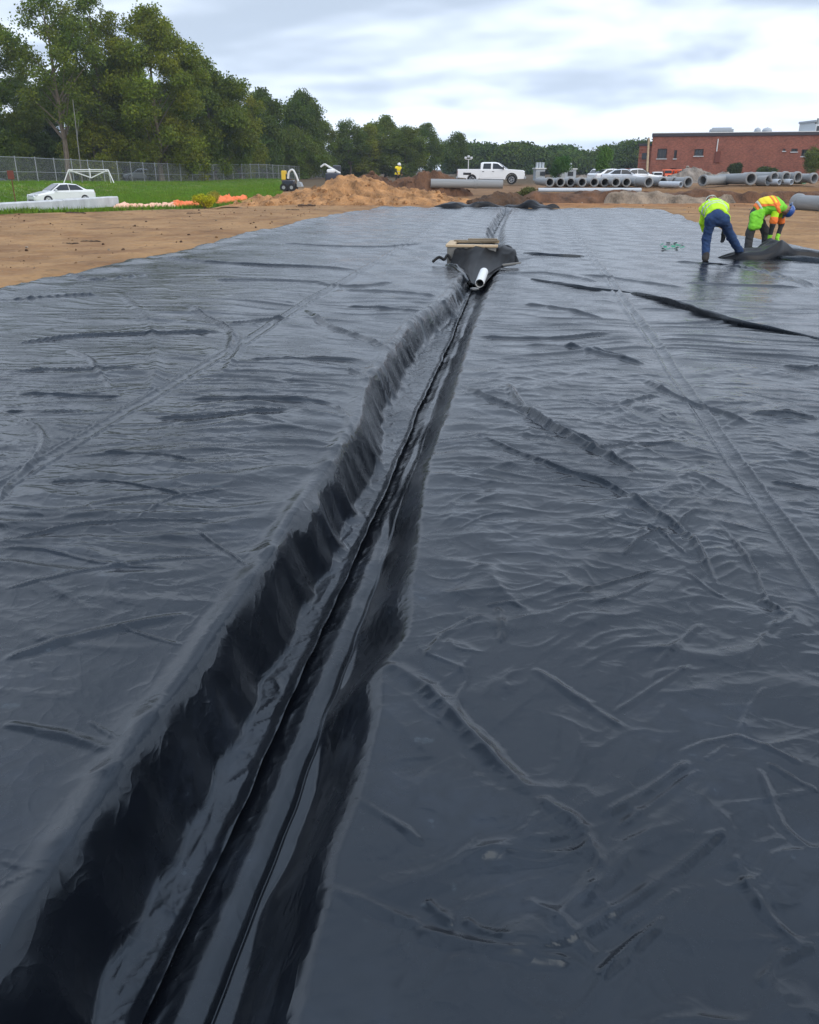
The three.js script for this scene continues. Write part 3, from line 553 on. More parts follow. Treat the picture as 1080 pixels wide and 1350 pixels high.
{
  const f = thing('chain_link_fence', 'long grey chain-link fence with steel posts and a top rail along the grass bank', 'fence');
  const mesh = tex(256, (u, v) => { const a = (u + v) * 8, b = (u - v) * 8, w = (t) => Math.abs(t - Math.round(t)) < 0.05; return w(a) || w(b) ? 1 : 0; }, 0.45, false);
  const wire = std([0.30, 0.32, 0.33], 0.5, { alphaMap: mesh, transparent: true });
  const path = []; let d = 0;
  for (let k = 0; k < FENCE.length - 1; k++) { const [a, b] = [FENCE[k], FENCE[k + 1]], n = Math.round(Math.hypot(b[0] - a[0], b[1] - a[1]) / 3.05); for (let i = 0; i < n; i++) path.push([mix(a[0], b[0], i / n), mix(a[1], b[1], i / n)]); }
  path.push(FENCE[FENCE.length - 1]);
  const pts = path.map(([D, L]) => { const p = HD(D, L); p.y = ground(p.x, p.z); return p; }), H = 2.12;
  for (const p of pts) { const o = part('fence_post', [cyl(p.clone().setY(p.y - 0.1), p.clone().setY(p.y + H + 0.04), 0.036, 0.036, 8), new THREE.SphereGeometry(0.05, 8, 6).translate(p.x, p.y + H + 0.06, p.z)], M.steel, f); o.userData = {}; }
  for (let k = 0; k < pts.length - 1; k++) {
    const a = pts[k], b = pts[k + 1];
    part('top_rail', cyl(a.clone().setY(a.y + H), b.clone().setY(b.y + H), 0.028, 0.028, 7), M.steel, f);
    if (k % 1 === 0) part('middle_rail', cyl(a.clone().setY(a.y + 0.92), b.clone().setY(b.y + 0.92), 0.02, 0.02, 6), M.steel, f);
    const g = new THREE.BufferGeometry(), l = a.distanceTo(b); g.setAttribute('position', new THREE.BufferAttribute(new Float32Array([a.x, a.y + 0.03, a.z, b.x, b.y + 0.03, b.z, b.x, b.y + H - 0.03, b.z, a.x, a.y + H - 0.03, a.z]), 3));
    g.setAttribute('uv', new THREE.BufferAttribute(new Float32Array([d, 0, d + l, 0, d + l, H, d, H]), 2)); g.setIndex([0, 1, 2, 0, 2, 3]); g.computeVertexNormals(); d += l;
    part('wire_mesh', g, wire, f);
  }
}

// ---------------------------------------------------------------- trees
function leafClump(seed, n, size, spread) {
  const r = rng(seed), P = [], Nn = [];
  for (let k = 0; k < n; k++) {
    const d = V(r() - 0.5, r() - 0.5, r() - 0.5).normalize().multiplyScalar(spread * Math.cbrt(r())), a = V(r() - 0.5, (r() - 0.5) * 0.7 - 0.15, r() - 0.5).normalize(), b = V(r() - 0.5, r() * 0.3, r() - 0.5).cross(a).normalize(), l = size * (0.7 + 0.6 * r()), w = l * 0.34;
    const p0 = d, p1 = d.clone().addScaledVector(a, l * 0.5).addScaledVector(b, w), p2 = d.clone().addScaledVector(a, l), p3 = d.clone().addScaledVector(a, l * 0.5).addScaledVector(b, -w);
    for (const t of [p0, p1, p2, p0, p2, p3]) P.push(t.x, t.y, t.z);
  }
  const g = new THREE.BufferGeometry(); g.setAttribute('position', new THREE.BufferAttribute(new Float32Array(P), 3)); g.computeVertexNormals(); return g;
}
const CLUMPS = [leafClump(1, 30, 0.24, 0.66), leafClump(2, 30, 0.21, 0.60), leafClump(3, 34, 0.27, 0.74)];
function crownOf(lobes, count, seed, tone, clump, mat = M.leaf, scale = 1) {          // lobes: [x, y, z, rx, ry, rz]
  const r = rng(seed), m = new THREE.InstancedMesh(clump, mat, count), q = new THREE.Quaternion(), c = new THREE.Color();
  let tot = 0; const acc = lobes.map((l) => (tot += l[3] * l[4] + l[4] * l[5]));
  for (let k = 0; k < count; k++) {
    const t = r() * tot, l = lobes[acc.findIndex((a) => a >= t)];
    const d = V(r() * 2 - 1, r() * 2 - 1, r() * 2 - 1); if (d.lengthSq() < 0.01) d.set(0, 1, 0); d.normalize();
    const rr = Math.pow(r(), 0.38) * (0.86 + 0.28 * N(d.x * 2.3 + l[0], d.y * 2.3 + d.z * 1.7 + l[1]));
    const p = V(l[0] + d.x * l[3] * rr, l[1] + d.y * l[4] * rr * (d.y < 0 ? 0.75 : 1), l[2] + d.z * l[5] * rr);
    q.setFromEuler(new THREE.Euler((r() - 0.5) * 1.2, r() * 6.28, (r() - 0.5) * 1.2)); const s = scale * (0.75 + 0.6 * r());
    m.setMatrixAt(k, new THREE.Matrix4().compose(p, q, V(s, s, s)));
    const y = 0.62 + 0.76 * r(), w = r() * 0.6 + 0.4 * (0.5 + N(l[0] * 3 + seed, l[1] * 3)); m.setColorAt(k, c.setRGB(tone[0] * y * mix(0.8, 1.25, w), tone[1] * y, tone[2] * y * mix(1.15, 0.8, w)));
  }
  m.castShadow = m.receiveShadow = true; return m;
}
function limbGeo(a, b, r0, r1, bend, seed, n = 6) {
  const mid = a.clone().lerp(b, 0.5).add(V(N(seed, 1) * bend, 0.15 * bend, N(seed, 2) * bend)), c = new THREE.CatmullRomCurve3([a, mid, b]), seg = 7;
  const fr = c.computeFrenetFrames(seg, false);
  return gridGeo(n + 1, seg + 1, (u, v, i, j) => { const p = c.getPointAt(v), t = u * 6.2832, r = mix(r0, r1, v), x = fr.normals[j], y = fr.binormals[j]; return [p.x + r * (Math.cos(t) * x.x + Math.sin(t) * y.x), p.y + r * (Math.cos(t) * x.y + Math.sin(t) * y.y), p.z + r * (Math.cos(t) * x.z + Math.sin(t) * y.z)]; }, (p, u, v) => [u, v * a.distanceTo(b)]);
}
function tree(label, px, topY, D0, width0, o = {}) {                  // where its axis and top are in the picture, distance ahead, width in metres
  const D = D0 * 1.2 + (px < 450 ? 12 : 0), width = width0 * 1.16;
  const p = at(px, 235, D), gy = ground(p.x, p.z), H = at(px, topY, D).y - gy, seed = Math.round(px * 13 + D);
  const r = rng(seed), t = thing('tree', label, 'tree', [p.x, gy - 0.1, p.z], 0, o.group);
  const base = (o.base ?? 0.18) * H, W = width / 2, limbs = [], lobes = [], tr = o.trunk ?? (0.10 + 0.011 * H);
  const lean = V((r() - 0.5) * 0.8, 0, (r() - 0.5) * 0.8), axis = (y) => V(lean.x * (y / H) ** 2 + 0.25 * N(y * 0.3, seed), y, lean.z * (y / H) ** 2 + 0.25 * N(y * 0.3, seed + 7));
  const shape = o.shape || ((t2) => Math.pow(Math.sin(Math.PI * cl(0.16 + 0.80 * t2)), 0.75));
  const n = Math.round((o.lobes ?? 26) * 1.6);
  for (let k = 0; k < n; k++) {
    const tt = (k + 0.4 + 0.5 * r()) / n, y = mix(base, H * 0.94, tt), R = W * shape(tt), ang = k * 2.399 + r() * 0.9, rad = R * (0.40 + 0.62 * r()) * (tt > 0.93 ? 0.3 : 1);
    const c = axis(y); c.x += Math.cos(ang) * rad; c.z += Math.sin(ang) * rad;
    const s = Math.max(0.55, (o.lobe ?? 0.42) * 0.74 * W * (0.6 + 0.8 * r()) * (0.6 + 0.4 * shape(tt))), top = Math.min(s * 0.72, H - y + 0.2);
    lobes.push([c.x, c.y, c.z, s, Math.max(0.4, top), s]);
    if (k % 2 === 0 || (o.airy && k % 1 === 0)) { const from = axis(Math.max(base * 0.7, y - rad * (0.7 + 0.5 * r()) - 0.6)); limbs.push(limbGeo(from, c, Math.max(0.03, tr * 0.34 * (1 - 0.6 * tt)), 0.018, 0.7, seed + k)); }
  }
  const tg = gridGeo(10, 16, (u, v) => { const y = v * H * 0.9, c = axis(y), a = u * 6.2832, rr = tr * (Math.pow(1 - v, 0.8) * 0.95 + 0.05) * (1 + 0.5 * Math.exp(-v * 40)) * (1 + 0.08 * N(a * 2, v * 9)); return [c.x + rr * Math.cos(a), y, c.z + rr * Math.sin(a)]; }, (q, u, v) => [u, v * H / 2]);
  part('trunk', tg, M.bark, t); part('limbs', limbs, M.bark, t);
  const vol = lobes.reduce((s2, l) => s2 + l[3] * l[4] * 4, 0);
  const m = crownOf(lobes, Math.round(vol * (o.dense ?? 9.5) * 0.62), seed, (o.tone || [0.060, 0.098, 0.020]), CLUMPS[seed % 3], M.leaf, o.scale ?? 1);
  m.name = 'crown'; t.add(stuffOf(m)); return t;
}
const G1 = [0.110, 0.158, 0.014], G2 = [0.155, 0.195, 0.014], G3 = [0.082, 0.130, 0.016];
tree('tall dark tree cut by the left edge of the photo behind the fence', -4, -6, 84, 11, { base: 0.12, tone: G1 });
tree('tall open-crowned tree with sky showing through, second from the left edge', 92, -42, 78, 9.5, { base: 0.34, tone: G1, airy: true, dense: 5, lobe: 0.34, lobes: 24 });
tree('tall leafy tree right of the open-crowned one, its top cut by the photo edge', 146, -26, 84, 9.0, { base: 0.22, tone: G1, dense: 8 });
tree('big bright green tree with a dark straight trunk and a wide spreading top', 214, -2, 84, 11.5, { base: 0.14, tone: G2, lobes: 34, lobe: 0.36 });
tree('full green tree just right of the big bright one, lower', 283, 72, 96, 9.5, { base: 0.10, tone: G1, lobes: 28 });
tree('rounded green tree between the full one and the dark slim one', 318, 103, 106, 7.5, { base: 0.08, tone: G2 });
tree('dark slim tree left of the round-topped one', 352, 113, 118, 7.2, { base: 0.08, tone: G3, dense: 11 });
tree('round-topped tree with a tall bare trunk above its neighbours', 400, 120, 128, 8.0, { base: 0.42, tone: G3, lobes: 18, lobe: 0.5, airy: true });
tree('bushy lower tree around the trunk of the round-topped one', 392, 166, 124, 9.0, { base: 0.05, tone: G1 });
tree('small leafy tree leaning out at the right end of the tall wood', 428, 158, 138, 6.5, { base: 0.10, tone: G1 });
tree('thin open tree above the left flank of the pointed tan dirt pile', 462, 154, 150, 6.5, { base: 0.30, tone: G3, airy: true, dense: 6 });
tree('green tree right behind the pointed tan dirt pile', 487, 162, 152, 7.0, { base: 0.08, tone: G2 });
tree('taller green tree behind the left part of the brown dirt pile', 508, 152, 156, 7.5, { base: 0.08, tone: G1 });
tree('broad green tree behind the middle of the brown dirt pile', 535, 164, 152, 8.0, { base: 0.06, tone: G1 });
tree('dark tree with a notched crown right of the others behind the brown pile', 561, 159, 156, 7.0, { base: 0.12, tone: G3 });
tree('lone slender tree standing apart left of the white pickup', 602, 174, 165, 5.4, { base: 0.22, tone: G3, airy: true, dense: 7, lobes: 20 });
tree('deep green tree filling the gap behind the left edge trees', 42, 96, 96, 11, { base: 0.06, tone: G3 });
tree('deep green tree behind the bright one, seen between trunks', 168, 70, 102, 11, { base: 0.06, tone: G3 });
tree('dark tree deep in the wood behind the full green one', 250, 62, 110, 10, { base: 0.06, tone: G3 });
tree('dark tree deep in the wood behind the open-crowned one', 108, 86, 98, 10, { base: 0.06, tone: G3 });
tree('low bushy tree at the fence below the big bright tree', 232, 150, 88, 7.5, { base: 0.05, tone: G2 });
tree('low light green tree beside the fence below the open-crowned tree', 128, 150, 82, 6, { base: 0.05, tone: G2 });
{ // the shaded undergrowth of the wood, and the far wood along the horizon
  const r = rng(31), lobes = [];
  for (let k = 0; k < 90; k++) { const q = mix(-0.68, -0.05, k / 89), D = mix(100, 196, ss(-0.55, -0.05, q)) + 8 * r(), p = HD(D, q * D); lobes.push([p.x, 1.3 + 2.4 * r(), p.z, 2.6 + 1.6 * r(), 2.4 + 2.2 * r(), 2.4]); }
  const m = crownOf(lobes, 16000, 8, [0.070, 0.112, 0.018], CLUMPS[0], M.leafFar, 1.15); m.name = 'undergrowth'; scene.add(m); stuffOf(tag(m, 'dark leafy undergrowth at the foot of the wood behind the fence', 'undergrowth'));
  const far = []; let px = 606;
  while (px < 878) {
    const D = 255 + 40 * r(), top = mix(196, 207, ss(700, 770, px)) - 15 * ss(785, 842, px) + 9 * (r() - 0.5), a = at(px, top, D), w = (8 + 9 * r()) * (D / 275) * 0.5, gy = 0.5;
    const H = a.y - gy;
    for (let i = 0; i < 6; i++) { const y = mix(0.2, 0.86, i / 5) * H; far.push([a.x + (r() - 0.5) * w, gy + y, a.z + (r() - 0.5) * 4, w * (0.55 + 0.5 * r()), H * 0.17, w * 0.7]); }
    px += 7 + 9 * r();
  }
  const f = crownOf(far, 26000, 9, [0.066, 0.110, 0.020], CLUMPS[2], M.leafFar, 1.9); f.name = 'distant_wood'; scene.add(f); stuffOf(tag(f, 'distant blue-green wood along the horizon between the lone tree and the brick building', 'wood'));
}
function bush(label, px, py, D, w, h, tone, n = 500, sc = 0.5) {
  const p = at(px, py, D), gy = ground(p.x, p.z), r = rng(px * 3), t = thing('bush', label, 'bush', [p.x, gy, p.z]), lobes = [], stems = [];
  for (let k = 0; k < 9; k++) { const a = k * 2.4, c = V(Math.cos(a) * w * 0.28 * r(), h * (0.3 + 0.55 * r()), Math.sin(a) * w * 0.28); lobes.push([c.x, c.y, c.z, w * 0.22, h * 0.2, w * 0.22]); stems.push(limbGeo(V(0, 0, 0), c, 0.03, 0.01, 0.15, k, 5)); }
  part('stems', stems, M.bark, t); const m = crownOf(lobes, n, px, tone, CLUMPS[1], M.leafFar, sc); m.name = 'foliage'; t.add(stuffOf(m)); return t;
}
bush('green bush beside the small grey hut', 737, 236, 112, 3.6, 3.0, [0.06, 0.13, 0.03]);
bush('young light green tree among the parked cars left of the brick building', 794, 238, 96, 2.2, 3.6, [0.09, 0.17, 0.04]);
bush('small yellow-green tree against the brick wall at the right edge', 1069, 240, 120, 3.6, 5.5, [0.11, 0.14, 0.03], 700);
bush('low bush at the foot of the brick wall right of the gravel pile', 1008, 236, 118, 3.4, 1.8, [0.06, 0.09, 0.03]);
bush('dark bush at the foot of the brick wall behind the big grey pipe', 968, 235, 122, 2.4, 2.2, [0.05, 0.07, 0.03]);
bush('scrubby weeds at the left end of the brown soil bank', 694, 262, 50, 1.6, 0.75, [0.10, 0.115, 0.04], 420, 0.28);
bush('yellow-flowered weed behind the orange netting', 269, 265, 47, 1.5, 0.75, [0.45, 0.42, 0.02], 260, 0.22);
bush('dry thin shrub left of the yellow-flowered weed', 282, 262, 50, 0.9, 0.9, [0.35, 0.30, 0.05], 120, 0.2);

// ---------------------------------------------------------------- the brick building and what stands behind it
function flatShape(pts) { const s = new THREE.Shape(); pts.forEach((p, i) => i ? s.lineTo(p[0], p[1]) : s.moveTo(p[0], p[1])); s.closePath(); return s; }
function wallWithOpenings(w, h, t, holes) {
  const s = flatShape([[0, 0], [w, 0], [w, h], [0, h]]);
  for (const [x, y, a, b] of holes) { const p = new THREE.Path(); p.moveTo(x, y); p.lineTo(x, y + b); p.lineTo(x + a, y + b); p.lineTo(x + a, y); p.closePath(); s.holes.push(p); }
  return new THREE.ExtrudeGeometry(s, { depth: t, bevelEnabled: false });
}
{
  const D = 132, TURN = YAW - 0.28, FX = V(Math.cos(TURN), 0, -Math.sin(TURN)), FN = V(Math.sin(TURN), 0, Math.cos(TURN)), A = at(855, 238, D), gy = ground(A.x, A.z) - 0.2, b = thing('brick_building', 'long low red brick building with a dark flat roof edge behind the pipes', 'building', [A.x, gy, A.z], TURN);
  const EYE3 = V(0, EYE, 0), U = (px, py) => { const d = at(px, py, D).sub(EYE3), t = A.clone().sub(EYE3).dot(FN) / d.dot(FN), p = EYE3.clone().addScaledVector(d, t); return [p.clone().sub(A).dot(FX), p.y - gy]; };                // picture -> along the facade, up
  const W = 62, H = U(856, 180)[1], win = [[866, 880, 196, 209, 3], [888, 893, 198, 209, 1], [915, 928, 196.5, 205.5, 2], [1056, 1066, 197, 206, 2], [1068, 1079, 197, 206, 2], [1032, 1036, 196, 199, 1], [1043, 1052, 196, 200, 2], [1084, 1098, 197, 206, 2]];
  const holes = [], specs = [];
  for (const [x0, x1, y0, y1, n] of win) { const p = U(x0, y1), q = U(x1, y0), r = [p[0], p[1], q[0] - p[0], q[1] - p[1]]; holes.push(r); specs.push([...r, n]); }
  const doors = [[884, 892, 222, 238], [1002, 1008, 226, 238]].map(([x0, x1, y0]) => { const p = U(x0, y0), q = U(x1, y0); return [p[0], 0.02, q[0] - p[0], p[1]]; });
  holes.push(...doors);
  part('wall', wallWithOpenings(W, H, 0.4, holes), M.brick, b).position.z = -0.4;
  part('side_wall', box(0.4, H, 10, 0.2, H / 2, -5.41, 0), M.brick, b);
  part('side_wall', box(0.4, H, 10, W - 0.2, H / 2, -5.41, 0), M.brick, b);
  part('back_wall', box(W, H, 0.4, W / 2, H / 2, -10.62, 0), M.brick, b);
  part('roof', box(W - 0.82, 0.2, 9.9, W / 2, H - 0.5, -5.4, 0), M.coping, b);
  part('roof_edge', [box(W + 0.2, 0.42, 0.6, W / 2, H + 0.18, -0.15, 0.03), box(0.6, 0.42, 10.2, 0.15, H + 0.178, -5.6, 0.03)], M.coping, b);
  part('roof_trim', [box(W + 0.24, 0.10, 0.64, W / 2, H + 0.44, -0.15, 0.02)], M.whiteSteel, b);
  for (const [x, y, w, h, n] of specs) {
    const f = part('window', [box(w, 0.12, 0.12, x + w / 2, y + 0.06, -0.2), box(w, 0.12, 0.12, x + w / 2, y + h - 0.06, -0.2), box(0.1, h - 0.24, 0.12, x + 0.05, y + h / 2, -0.2), box(0.1, h - 0.24, 0.12, x + w - 0.05, y + h / 2, -0.2)], M.frameDark, b);
    for (let i = 0; i < n; i++) { const pw = (w - 0.2) / n; part('pane', box(pw - 0.08, h - 0.26, 0.02, x + 0.1 + pw * (i + 0.5), y + h / 2, -0.24, 0), M.glass, f); if (i) part('mullion', box(0.08, h - 0.24, 0.1, x + 0.1 + pw * i, y + h / 2, -0.2, 0.01), M.frameDark, f); }
    part('sill', box(w + 0.2, 0.12, 0.2, x + w / 2, y - 0.062, 0.03), M.concrete, f);
  }
  for (const [x, , w, h] of doors) { const d = part('door', box(w - 0.04, h - 0.04, 0.08, x + w / 2, h / 2, -0.22), M.rust, b); part('handle', box(0.06, 0.2, 0.08, x + w * 0.8, h * 0.45, -0.14), M.steel, d); }
  const j = U(947, 183), j0 = U(947, 205); part('downpipe', [cyl(V(j[0], j0[1], 0.09), V(j[0], j[1], 0.09), 0.08, 0.08, 8)], M.whiteSteel, b);
  const k = U(946, 207); part('wall_vent', box(0.7, 1.5, 0.2, k[0], k[1], 0.08, 0.03), M.rust, b);
  const wh = H * 0.80; part('wing', box(1.8, wh, 6, -0.91, wh / 2, -4.5, 0), M.brick, b); part('wing_roof_edge', box(2.0, 0.3, 6.2, -0.99, wh + 0.152, -4.5, 0.03), M.coping, b);
  part('low_wing', box(4.2, 0.30 * H, 4, -2.0, 0.15 * H, -13, 0), M.brick, b);
  const wf = part('window', box(0.7, 0.9, 0.1, -1.0, wh * 0.72, -1.47), M.frameDark, b); part('pane', box(0.56, 0.76, 0.04, -1.0, wh * 0.72, -1.41, 0), M.glass, wf);
  const unit = (px0, px1, py0, label, pipes) => { const p = U(px0, 178), q = U(px1, py0), w = q[0] - p[0], h = q[1] - H + 0.4, o = thing('roof_unit', label, 'roof unit'); o.position.copy(b.localToWorld(V(p[0] + w / 2, H - 0.1, -5))); o.rotation.y = TURN; part('casing', [box(w, h * 0.86, 3, 0, h * 0.43, 0, 0.05), box(w * 0.82, h * 0.16, 2.6, 0, h * 0.93, 0, 0.05)], M.metalSide, o); for (let i = 0; i < 4; i++) part('louvre', box(w * 0.21, h * 0.5, 0.06, (i - 1.5) * w * 0.235, h * 0.45, 1.52, 0.02), M.steel, o); };
  b.updateMatrixWorld(true);
  unit(937, 970, 169.5, 'wide grey air-handling unit on the brick building roof');
  for (const [px, w, label] of [[1003, 4, 'smaller single roof vent left of the double one on the brick building'], [1016, 6, 'double roof vent right of the single one on the brick building']]) {
    const p = U(px, 173), o = thing('roof_vent', label, 'roof vent'); o.position.copy(b.localToWorld(V(p[0], H - 0.3, -5))); const s = w / 8;
    part('pipe', cyl(V(0, 0, 0), V(0, 0.9, 0), 0.16, 0.16, 8), M.steel, o); part('hood', lathe([[0.01, 1.55], [s * 0.8, 1.35], [s, 0.95], [s * 0.7, 0.8], [0.1, 0.85]], 12), M.metalSide, o);
  }
}
{ // white block far behind the roof, the poles and masts
  const A = at(1054, 215, 235), o = thing('plant_tower', 'pale stepped tower block rising behind the brick building at the right edge', 'building', [A.x, 0, A.z], YAW), top = at(1066, 160.5, 235).y, s = 235 / 1030;
  part('wall', [box(26 * s * 1, top, 10, 15 * s + 2.2, top / 2, -5, 0.05)], M.whiteWall, o); part('low_block', box(7 * s, top * 0.80, 9, 2.2, top * 0.40, -4.6, 0.05), M.whiteWall, o);
  part('roof_edge', box(26 * s + 0.5, 0.5, 10.4, 15 * s + 2.2, top + 0.2, -5, 0.05), M.metalSide, o);
  for (let i = 0; i < 4; i++) for (let j = 0; j < 4; j++) part('window', box(0.9, 1.2, 0.12, 6.2 * s + 2 + i * 1.35, top - 1.6 - j * 2.4, 0.05, 0.02), M.glass, o);
  const q = at(1068.5, 240, 128), u = thing('utility_pole', 'dark utility pole with a crossarm in front of the pale tower block', 'utility pole', [q.x, ground(q.x, q.z), q.z], YAW), h = at(1068.5, 153, 128).y - ground(q.x, q.z);
  part('pole', cyl(V(0, 0, 0), V(0, h, 0), 0.17, 0.11, 8), M.bark, u); part('crossarm', box(1.7, 0.16, 0.14, 0, h - 0.9, 0.1), M.bark, u);
  part('transformer', [cyl(V(-0.5, h - 1.0, 0.3), V(-0.5, h - 0.3, 0.3), 0.22, 0.22, 10)], M.steel, u); part('transformer', [cyl(V(0.5, h - 1.0, 0.3), V(0.5, h - 0.3, 0.3), 0.22, 0.22, 10)], M.steel, u);
  const a = at(852, 243, 118), v = thing('pale_pole', 'pale wooden pole leaning slightly at the left corner of the brick building', 'pole', [a.x, ground(a.x, a.z), a.z], YAW), e = at(855.5, 182, 118);
  v.updateMatrixWorld(true); const el = v.worldToLocal(e.clone()); part('pole', cyl(V(0, 0, 0), el, 0.17, 0.13, 8), M.wood, v); part('cap', cyl(el, el.clone().setY(el.y + 0.12), 0.16, 0.05, 8), M.steel, v);
  for (const [px, y0, label] of [[779.5, 194, 'thin lattice mast above the distant wood, left of the plain pole'], [791, 193, 'plain dark mast above the distant wood']]) {
    const c = at(px, 226, 320), top2 = at(px, y0, 320).y, m = thing('mast', label, 'mast', [c.x, 0, c.z], YAW), L = px < 785;
    if (L) { for (const [x, z] of [[-0.9, -0.9], [0.9, -0.9], [0.9, 0.9], [-0.9, 0.9]]) part('leg', cyl(V(x, 0, z), V(x * 0.25, top2, z * 0.25), 0.10, 0.06, 5), M.steel, m); const br = []; for (let i = 0; i < 9; i++) { const f = (t) => mix(0.9, 0.225, t / 9), y = (t) => top2 * t / 9; for (const s of [-1, 1]) br.push(cyl(V(-f(i) * s, y(i), 0.9 * s * 0), V(f(i + 1) * s, y(i + 1), 0), 0.05, 0.05, 4)); } part('bracing', br, M.steel, m); part('crossarm', box(3.2, 0.16, 0.16, 0, top2 - 1.4, 0), M.steel, m); }
    else { part('pole', cyl(V(0, 0, 0), V(0, top2, 0), 0.42, 0.3, 7), M.frameDark, m); part('platform', box(1.4, 0.5, 1, 0, top2 - 1, 0), M.frameDark, m); }
  }
  const l = at(617, 240, 92), p = thing('site_light', 'white light mast with lamp heads behind the white pickup bed', 'light mast', [l.x, ground(l.x, l.z), l.z], YAW), hh = at(617, 210, 92).y - ground(l.x, l.z);
  part('mast', cyl(V(0, 0, 0), V(0, hh, 0), 0.05, 0.04, 8), M.whiteSteel, p); part('crossbar', box(0.7, 0.06, 0.06, 0, hh, 0), M.whiteSteel, p);
  for (const s of [-0.3, 0, 0.3]) { const g = part('lamp_head', box(0.24, 0.2, 0.12, s, hh + 0.14 + (s ? 0 : 0.12), 0.06, 0.03), M.whiteSteel, p); part('lamp_glass', box(0.2, 0.15, 0.02, s, hh + 0.14 + (s ? 0 : 0.12), 0.125, 0.005), M.lampGlass, g); }
}
function hut(label, x0, x1, y0, D, tanks) {
  const a = at(x0, 236, D), b = at(x1, y0, D), w = a.distanceTo(V(b.x, a.y, b.z)), gy = ground(a.x, a.z), h = b.y - gy, o = thing('site_hut', label, 'hut', [(a.x + b.x) / 2, gy, (a.z + b.z) / 2], YAW);
  part('wall', box(w, h, 3, 0, h / 2, -1.5, 0.03), M.metalSide, o); part('roof', box(w + 0.3, 0.16, 3.3, 0, h + 0.083, -1.5, 0.03), M.whiteSteel, o);
  const d = part('door', box(0.9, Math.min(2, h * 0.8), 0.06, -w * 0.2, Math.min(2, h * 0.8) / 2, 0.02), M.steel, o); part('handle', box(0.06, 0.12, 0.06, -w * 0.2 + 0.35, 1, 0.06), M.plastic, d);
  const wn = part('window', box(0.8, 0.6, 0.06, w * 0.22, h * 0.6, 0.02), M.frameDark, o); part('pane', box(0.68, 0.48, 0.02, w * 0.22, h * 0.6, 0.055, 0), M.glass, wn);
  if (tanks) for (let i = 0; i < tanks; i++) part('roof_stack', [cyl(V((i - 0.5 * (tanks - 1)) * w / tanks, h, -1), V((i - 0.5 * (tanks - 1)) * w / tanks, h + 0.9, -1), 0.2, 0.2, 8)], M.metalSide, o);
}
hut('small grey hut with stacks on its roof, left of the green bush', 706.5, 719, 223, 128, 3);
hut('wider pale grey hut right of the green bush', 733, 760, 223.5, 132, 2);

// ---------------------------------------------------------------- pipes
function pipeThing(label, a, b, R, mat, opt = {}) {                  // from its open end a to b
  const o = thing('pipe', label, 'pipe', a, 0, opt.group), L = a.distanceTo(b), t = R * (opt.wall ?? 0.16), n = 28;
  const q = new THREE.Quaternion().setFromUnitVectors(V(0, 1, 0), b.clone().sub(a).normalize());
  part('barrel', lathe([[R - t, 0.0], [R - 0.01, 0], [R, 0.01], [R, L - 0.01], [R - 0.01, L], [R - t, L], [R - t, 0]], n).applyQuaternion(q), mat, o);
  if (opt.bell) part('bell', lathe([[R - t + 0.01, -0.06], [R * 1.16, -0.06], [R * 1.20, -0.02], [R * 1.20, 0.16], [R * 1.02, 0.30], [R + 0.004, 0.30], [R - t + 0.01, -0.06]], n).applyQuaternion(q), mat, o);
  if (opt.joint) part('joint_band', lathe([[R, opt.joint - 0.1], [R * 1.08, opt.joint - 0.1], [R * 1.08, opt.joint + 0.1], [R, opt.joint + 0.1]], n).applyQuaternion(q), mat, o);
  return o;
}
